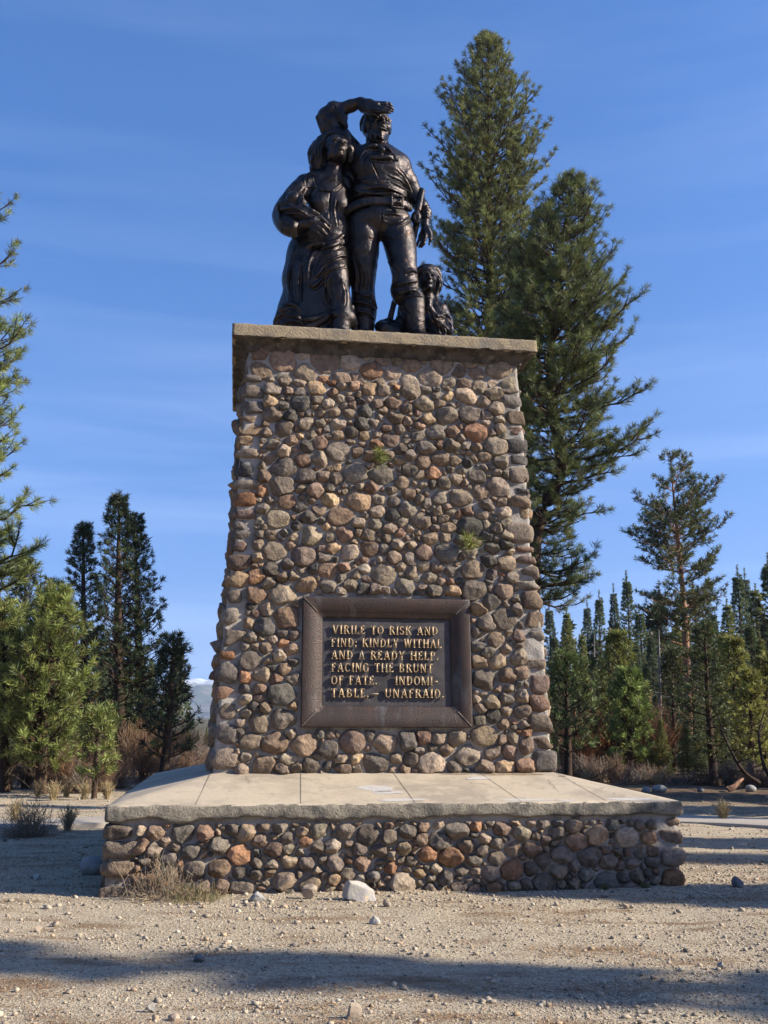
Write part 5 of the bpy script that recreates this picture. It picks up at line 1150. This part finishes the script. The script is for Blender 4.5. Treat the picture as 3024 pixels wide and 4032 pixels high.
for i, (u, v, lab) in enumerate([(930, 3520, 'green-tipped grass tuft at the wall foot behind the grey pointed rock'), (1060, 3512, 'green grass tuft at the wall foot left of the tan rock'), (1150, 3508, 'green grass tuft touching the tan rock'), (1960, 3500, 'tiny green weed at the wall foot, right half'), (2380, 3500, 'green weed in the shade near the right end of the wall'), (2540, 3498, 'green weed beside white pebbles at the right end of the wall')]):
    put_shrub('grass_tuft', u, v, .16 if i < 3 else .08, .16 if i < 3 else .10, 120 if i < 3 else 60, (.13, .15, .045), lab, 'grass', 'green tufts at the foot of the wall', seed=10+i, nw=.003, curl=.7, col2=(.26, .21, .11))
STRAW = [(150, 3140, 'beside the trunks of the bright young pine'), (210, 3150, 'right of the bright young pine trunk'), (330, 3150, 'in front of the sapling pine'), (420, 3150, 'touching the left corner of the slab'), (60, 3240, 'at the left edge by the footpath'), (265, 3270, 'right of the leafless shrub'), (2850, 3235, 'standing alone on the dark ground right of the slab'), (2590, 3095, 'behind the right end of the slab'), (2310, 3090, 'close behind the slab right of the pedestal'), (260, 3140, 'in the middle of the row before the left pines')]
for i, (u, v, lab) in enumerate(STRAW): put_shrub('grass_tuft', u, v, .38, .2, 90, STR, 'straw-coloured grass tuft '+lab, 'grass', 'straw grass tufts', seed=30+i, curl=.6, nw=.005)
r = np.random.default_rng(9); k = 0
SL = [(20, 3110, 'left edge'), (100, 3105, 'first'), (190, 3112, 'second'), (270, 3120, 'third'), (330, 3125, 'fourth'), (400, 3120, 'fifth'), (470, 3105, 'sixth'), (560, 3080, 'seventh'), (640, 3075, 'eighth'), (720, 3060, 'ninth'), (790, 3050, 'tenth')]
for i, (u, v, lab) in enumerate(SL): put_shrub('brush', u, v, r.uniform(.7, 1.15), r.uniform(.6, .9), 150, BR if i % 2 else GY, '%s bare twiggy bush of the row under the left pines, %s' % ('brown' if i % 2 else 'greyish', 'at the photo edge' if i == 0 else lab+' counting from the left'), 'bush', 'twiggy bushes under the left pines', seed=50+i, col2=(.30, .15, .08))
SR = [(2240, 3085), (2300, 3075), (2360, 3075), (2420, 3080), (2480, 3085), (2540, 3080), (2600, 3085), (2660, 3090), (2720, 3088), (2790, 3090), (2870, 3092), (2950, 3095), (3010, 3095)]
for i, (u, v) in enumerate(SR): put_shrub('brush', u, v, r.uniform(.35, .8), r.uniform(.6, .9), 150, GY if i % 3 else BR, '%s bare bush at the right forest edge, %s counting from the pedestal' % ('grey' if i % 3 else 'brown', ORD[i]), 'bush', 'bare bushes at the right forest edge', seed=70+i, col2=(.25, .14, .09))
for i, (u, v, h, lab) in enumerate([(2290, 3045, 1.9, 'nearest the pedestal'), (2345, 3040, 2.0, 'in the middle'), (2555, 3040, 2.3, 'farthest right, by the snag'), (2400, 3040, 1.7, 'just behind the bushy green pine')]): put_shrub('willow_bush', u, v, h, h*.7, 260, RU, 'rust-orange leafless willow behind the bushes, '+lab, 'bush', 'rust-orange willows', seed=90+i, nw=.009, curl=.4, col2=(.30, .17, .09))
for i, (u, v, lab) in enumerate([(520, 3050, 'left'), (610, 3040, 'middle'), (700, 3035, 'right')]): put_shrub('willow_bush', u, v, 1.6, 1.3, 220, (.26, .15, .08), 'brown leafless willow seen between the left pine trunks, %s of three' % lab, 'bush', 'brown willows', seed=96+i, nw=.009, curl=.4, col2=(.32, .22, .13))
def stemthing(name, Y, pts, rad, m, lab, cat, twigs=0):
    P = np.array([atdist(u, v, Y+dy) for u, v, dy in pts]); C_ = spline(P, 30); o = C_[0].copy(); o[2] = 0; R = np.linspace(rad, rad*.35, 30); ps = [tubes((C_-o)[None], R[None], 7)]
    r = np.random.default_rng(int(abs(pts[0][0])))
    for q in range(twigs):
        j = r.integers(8, 29); d = r.normal(0, 1, 3); d[2] = abs(d[2]); d /= np.linalg.norm(d); L_ = r.uniform(.3, .9); Q = (C_[j]-o)+d*np.linspace(0, L_, 5)[:, None]; Q[:, 2] += np.linspace(0, 1, 5)**2*.15; ps.append(tubes(Q[None], np.linspace(rad*.3, rad*.08, 5)[None], 4))
    V, F, C = join(ps); obj(name, mesh(name, V, F, m), loc=o, label=lab, cat=cat)
stemthing('bent_sapling', 24, [(2990, 3085, 0), (2930, 3040, 0), (2880, 2960, .2), (2840, 2870, .4)], .055, M_bark, 'bare dark sapling bent low to the left near the right edge', 'sapling', 10)
stemthing('bent_sapling', 23, [(3040, 3070, 0), (3010, 3020, 0), (2990, 2930, .1), (2992, 2860, .2), (3012, 2800, .3)], .045, M_bark, 'bare dark sapling bowed in an arc at the right edge', 'sapling', 8)
stemthing('fallen_log', 26, [(2650, 3085, 0), (2730, 3084, .2), (2830, 3086, .4)], .13, M_bark, 'long dark log lying along the forest edge behind the slab', 'log')
stemthing('fallen_log', 23.5, [(2866, 3110, 0), (2890, 3098, 0), (2908, 3080, .1), (2926, 3066, .2)], .075, M_bark_o, 'curved log resting with one end raised near the right edge', 'log')
stemthing('fallen_log', 30, [(2570, 3060, 0), (2610, 3030, 0), (2650, 2995, .2)], .10, M_dead, 'bleached log leaning up behind the willows and snag', 'log')

# ------------------------------------------------------------------ rocks, gravel, litter
VI2, FI2 = ico(4); VI1, FI1 = ico(1)
def rock(seed, sx, sy, sz, cuts=9, rough=.08, lo=.55):
    r = np.random.default_rng(seed); V = VI2.copy()*(1.25 if cuts > 3 else 1)
    for q in range(int(cuts*1.8) if cuts > 3 else cuts):
        n = r.standard_normal(3); n /= np.linalg.norm(n); d = V@n-r.uniform(lo, .92); V = V-np.maximum(d, 0)[:, None]*n
    V = V*(1+rough*fbm(VI2+seed, 2.2, 3, seed))[:, None]; V = V*np.array([sx, sy, sz])/2; return V
M_rw = mat('pale_rock', (.42, .385, .32), .85, noise=[(9, (.36, .34, .32), .45, .65), (14, (.55, .42, .25), .58, .7)], bump=[(40, .5, .012)], spec=.25)
M_rg = mat('grey_rock', (.25, .245, .235), .85, noise=[(9, (.36, .35, .33), .5, .7)], bump=[(40, .5, .012)], spec=.25)
M_rd = mat('dark_river_rock', (.13, .13, .135), .8, noise=[(14, (.2, .19, .18), .5, .7)], bump=[(60, .3, .006)], spec=.25)
M_rb = mat('tan_rock', (.33, .26, .19), .85, noise=[(12, (.42, .36, .28), .5, .7)], bump=[(50, .5, .01)], spec=.25)
def put_rock(u, v, wpx, hpx, m, lab, seed, cuts=9, rough=.08, dpx=None, rz=0, lo=.55):
    x, y = ground(u, v); mpx = math.hypot(y, CH)/CF; w, h = wpx*mpx, hpx*mpx*1.12; d = (dpx or wpx*.75)*mpx
    V = rock(seed, w, d, h, cuts, rough, lo); z = float(gz(x, y)); V[:, 2] -= V[:, 2].min()+.12*h
    obj('rock', mesh('rock', V, [FI2], m), loc=(x, y+d*.35, z), rz=rz, label=lab, cat='rock')
put_rock(1400, 3556, 150, 86, M_rw, 'large white angular rock on the gravel in front of the wall', 3, 10, .05, 90, lo=.5)
put_rock(1212, 3546, 66, 56, M_rb, 'tan rock left of the large white one', 5, 8, .06)
put_rock(1000, 3558, 64, 48, M_rg, 'grey pointed rock with a pale top, left of the tan rock', 7, 10, .08, lo=.45)
put_rock(356, 3446, 100, 66, M_rg, 'smooth rounded grey boulder in the shade by the left corner', 9, 0, .03, 90)
put_rock(141, 3466, 26, 22, M_rw, 'small pale stone in the shadow at far left', 11, 4)
put_rock(2910, 3500, 46, 40, M_rd, 'dark domed stone on the shaded gravel at far right', 13, 2, .04)
put_rock(1478, 3648, 42, 26, M_rw, 'white stone alone on the gravel below the large white rock', 15, 8)
put_rock(1527, 3582, 36, 28, M_rb, 'small brown stone right of the large white rock', 17, 5)
put_rock(1388, 4030, 50, 56, M_rb, 'upright brown stone cut by the bottom edge of the photo', 19, 5, .05)
put_rock(782, 3786, 40, 32, M_rd, 'grey-brown stone lying in the band of shade, left half', 21, 3, .04)
put_rock(592, 3990, 34, 26, M_rw, 'white pebble-like stone near the bottom left', 23, 5)
put_rock(687, 4028, 42, 26, M_rb, 'tan flat stone at the bottom left edge', 25, 5)
put_rock(2842, 3822, 30, 24, M_rg, 'pointed grey stone in the shade band at right', 27, 7)
put_rock(2465, 3572, 30, 18, M_rb, 'tan stone of the little pile on the sunlit gravel at right', 29, 5)
put_rock(2490, 3570, 20, 12, M_rw, 'white chip beside the tan stone of the little pile', 31, 5)
put_rock(148, 3674, 28, 18, M_rb, 'rust-brown stone in the sun at far left', 33, 5)
put_rock(210, 3654, 30, 18, M_rb, 'brownish stone just right of the rust-brown one', 35, 5)
put_rock(2600, 3118, 60, 30, M_rg, 'low grey boulder behind the right end of the slab', 37, 3, .05); put_rock(2545, 3122, 40, 24, M_rg, 'smaller grey boulder left of the low one behind the slab', 39, 3, .05)
put_rock(2960, 3118, 44, 26, M_rg, 'grey boulder on the forest edge near the right border', 41, 3, .05); put_rock(2760, 3118, 30, 18, M_rd, 'dark boulder on the forest edge between the two grey ones', 43, 3, .05)
# loose gravel: uncountable
r = np.random.default_rng(21)
def scatter(n, y0, y1, pw):
    y = y0+(y1-y0)*r.random(n)**pw; x = r.uniform(-1, 1, n)*(.42*y+.5); 
    lx = (x-MX)*cma+(y-MY)*sma; ly = -(x-MX)*sma+(y-MY)*cma; ok = (np.abs(lx) > 2.86) | (np.abs(ly) > 2.84); return x[ok], y[ok]
x, y = scatter(160000, 1.9, 12.5, 1.3); n = len(x)
cl = vnoise(np.stack([x, y*1.6, 0*x], 1), .9, 3); keep = r.random(n) < np.clip(.55+.6*cl, .12, 1); x, y = x[keep], y[keep]; n = len(x)
sz = .0034*np.exp(r.exponential(.33, n)); big = r.random(n) < .003; sz[big] *= r.uniform(1.5, 2.4, big.sum()); sz = np.minimum(sz, .022)*np.clip(.85+y*.03, .85, 1.3)
x2, y2 = scatter(9000, 9, 22, 1.0); s2 = .007*np.exp(r.exponential(.35, len(x2))); x = np.concatenate([x, x2]); y = np.concatenate([y, y2]); sz = np.concatenate([sz, np.minimum(s2, .03)]); n = len(x)
sz[:int(n*.6)] *= 1.0; k = len(VI1); B = VI1[None]*(1+.24*r.standard_normal((n, k, 1)))*np.stack([r.uniform(.7, 1.3, n), r.uniform(.7, 1.3, n), r.uniform(.45, .85, n)], 1)[:, None]
a = r.uniform(0, 6.28, n); ca_, sa_ = np.cos(a)[:, None], np.sin(a)[:, None]; B = np.stack([B[..., 0]*ca_-B[..., 1]*sa_, B[..., 0]*sa_+B[..., 1]*ca_, B[..., 2]], -1)*sz[:, None, None]
V = B+np.stack([x, y, gz(x, y)+sz*.35], 1)[:, None]; F = (FI1[None]+(np.arange(n)*k)[:, None, None]).reshape(-1, 3)
gp = np.array([(.45, .40, .32), (.40, .355, .285), (.47, .43, .35), (.30, .27, .225), (.42, .33, .235), (.21, .195, .175), (.50, .47, .40)])
gp = gp*np.array([.93, .87, .80]); C = np.repeat(gp[r.choice(7, n, p=[.27, .24, .16, .13, .09, .05, .06])]*r.uniform(.85, 1.15, (n, 1)), k, 0)
M_peb = mat('pebbles', attr=True, rough=.9, noise=[(120, (.8,), .45, .6)], spec=.2)
obj('loose_gravel', mesh('loose_gravel', V.reshape(-1, 3), [F], M_peb, smooth=False, col=C), label='loose pebbles and gravel chips strewn over the clearing', cat='gravel', kind='stuff')
n = 70000; x, y = scatter(n, 2.0, 13, 1.2); cl = vnoise(np.stack([x*.7, y*1.8, 0*x], 1), 1.1, 11)+.5*vnoise(np.stack([x, y*2, 0*x], 1), 3.3, 12); keep = r.random(len(x)) < np.clip((cl-.12)*2.2, .04, 1); x, y = x[keep], y[keep]; n = len(x)
a = r.uniform(0, 6.28, n); ln = r.uniform(.04, .11, n); w = .0012+.00018*y; z = gz(x, y)+.004+r.uniform(0, .010, n); dx, dy = np.cos(a), np.sin(a)
b0 = np.stack([x, y, z], 1); tip = b0+np.stack([dx*ln, dy*ln, r.uniform(-.002, .012, n)], 1); s = np.stack([-dy*w, dx*w, 0*x], 1)
V = np.stack([b0-s, b0+s, tip+s*.4, tip-s*.4], 1).reshape(-1, 3); C = np.repeat(np.array([(.30, .15, .07), (.22, .12, .06), (.40, .27, .14)])[r.integers(0, 3, n)]*r.uniform(.7, 1.2, (n, 1)), 4, 0)
obj('pine_litter', mesh('pine_litter', V, [np.arange(4*n).reshape(-1, 4)], M_peb, smooth=False, col=C), label='reddish fallen pine needles lying in patches on the gravel', cat='pine needles', kind='stuff')
# two pine seedlings rooted in the mortar
for (u, v, sc, lab) in ((1500, 1800, .16, 'small green pine seedling growing from the mortar high above the plaque'), (1845, 2145, .20, 'larger green pine seedling growing from the wall above right of the plaque')):
    lz = local(u, v, -1.5); ly = -(float(thd(lz[2]))+.10); q = local(u, v, ly); P = mon_world(q); r = np.random.default_rng(int(u))
    m = 7; D = np.stack([r.normal(0, .7, m), -np.abs(r.normal(.5, .3, m)), r.normal(.4, .5, m)], 1); P0 = np.stack([r.normal(0, .03, m), -np.abs(r.normal(.03, .02, m)), r.normal(0, .04, m)], 1)
    V, F, C = needles(P0, D, np.full(m, sc*.8), 26, .0045, (.26, .30, .09), r)
    st = np.linspace(0, 1, 5)[:, None]*np.array([.02, -.06, -.02])+np.array([0, .03, 0]); Vt, Ft = tubes(st[None], np.full((1, 5), .006), 5)
    V, Fs, C = join([(V, F, C), (Vt, Ft, (.2, .13, .08))]); obj('pine_seedling', mesh('pine_seedling', V, Fs, M_needle, smooth=False, col=C), loc=P, label=lab, cat='seedling')
# conifers added behind the photographer, out of view, to cut skylight and bronze reflections
r = np.random.default_rng(31)
for i in range(26):
    a = math.radians(-200+i*220/25.); d = r.uniform(27, 38)*(1.15 if abs(math.degrees(a)) < 40 else 1); s = r.uniform(.9, 1.35)*(.75 if abs(math.degrees(a)) < 25 else 1.1)
    copy_tree(forms[i % 3], (d*math.cos(a), 2+d*math.sin(a), -.1), i*1.1, (s*1.5, s), 'conifer added out of view behind the photographer to dim the ambient light', 'conifers added behind the photographer to dim the light')
# the air itself
hm = bpy.data.materials.new('air'); hm.use_nodes = True; t = hm.node_tree; t.nodes.clear(); o_ = N(t, 'ShaderNodeOutputMaterial'); pv = N(t, 'ShaderNodeVolumePrincipled')
pv.inputs['Color'].default_value = (.62, .78, 1.0, 1); pv.inputs['Density'].default_value = 1.5e-4; pv.inputs['Anisotropy'].default_value = .2; t.links.new(pv.outputs[0], o_.inputs['Volume'])
V = np.array([[x, y, z] for x in (-4800, 4800) for y in (-4700, 5200) for z in (-45, 330)], float)
obj('haze', mesh('haze', V, [np.array([[0, 1, 3, 2], [4, 6, 7, 5], [0, 4, 5, 1], [2, 3, 7, 6], [0, 2, 6, 4], [1, 5, 7, 3]])], hm, smooth=False), label='thin bluish air over the far valley', cat='haze', kind='stuff')
print('all done', time.time())
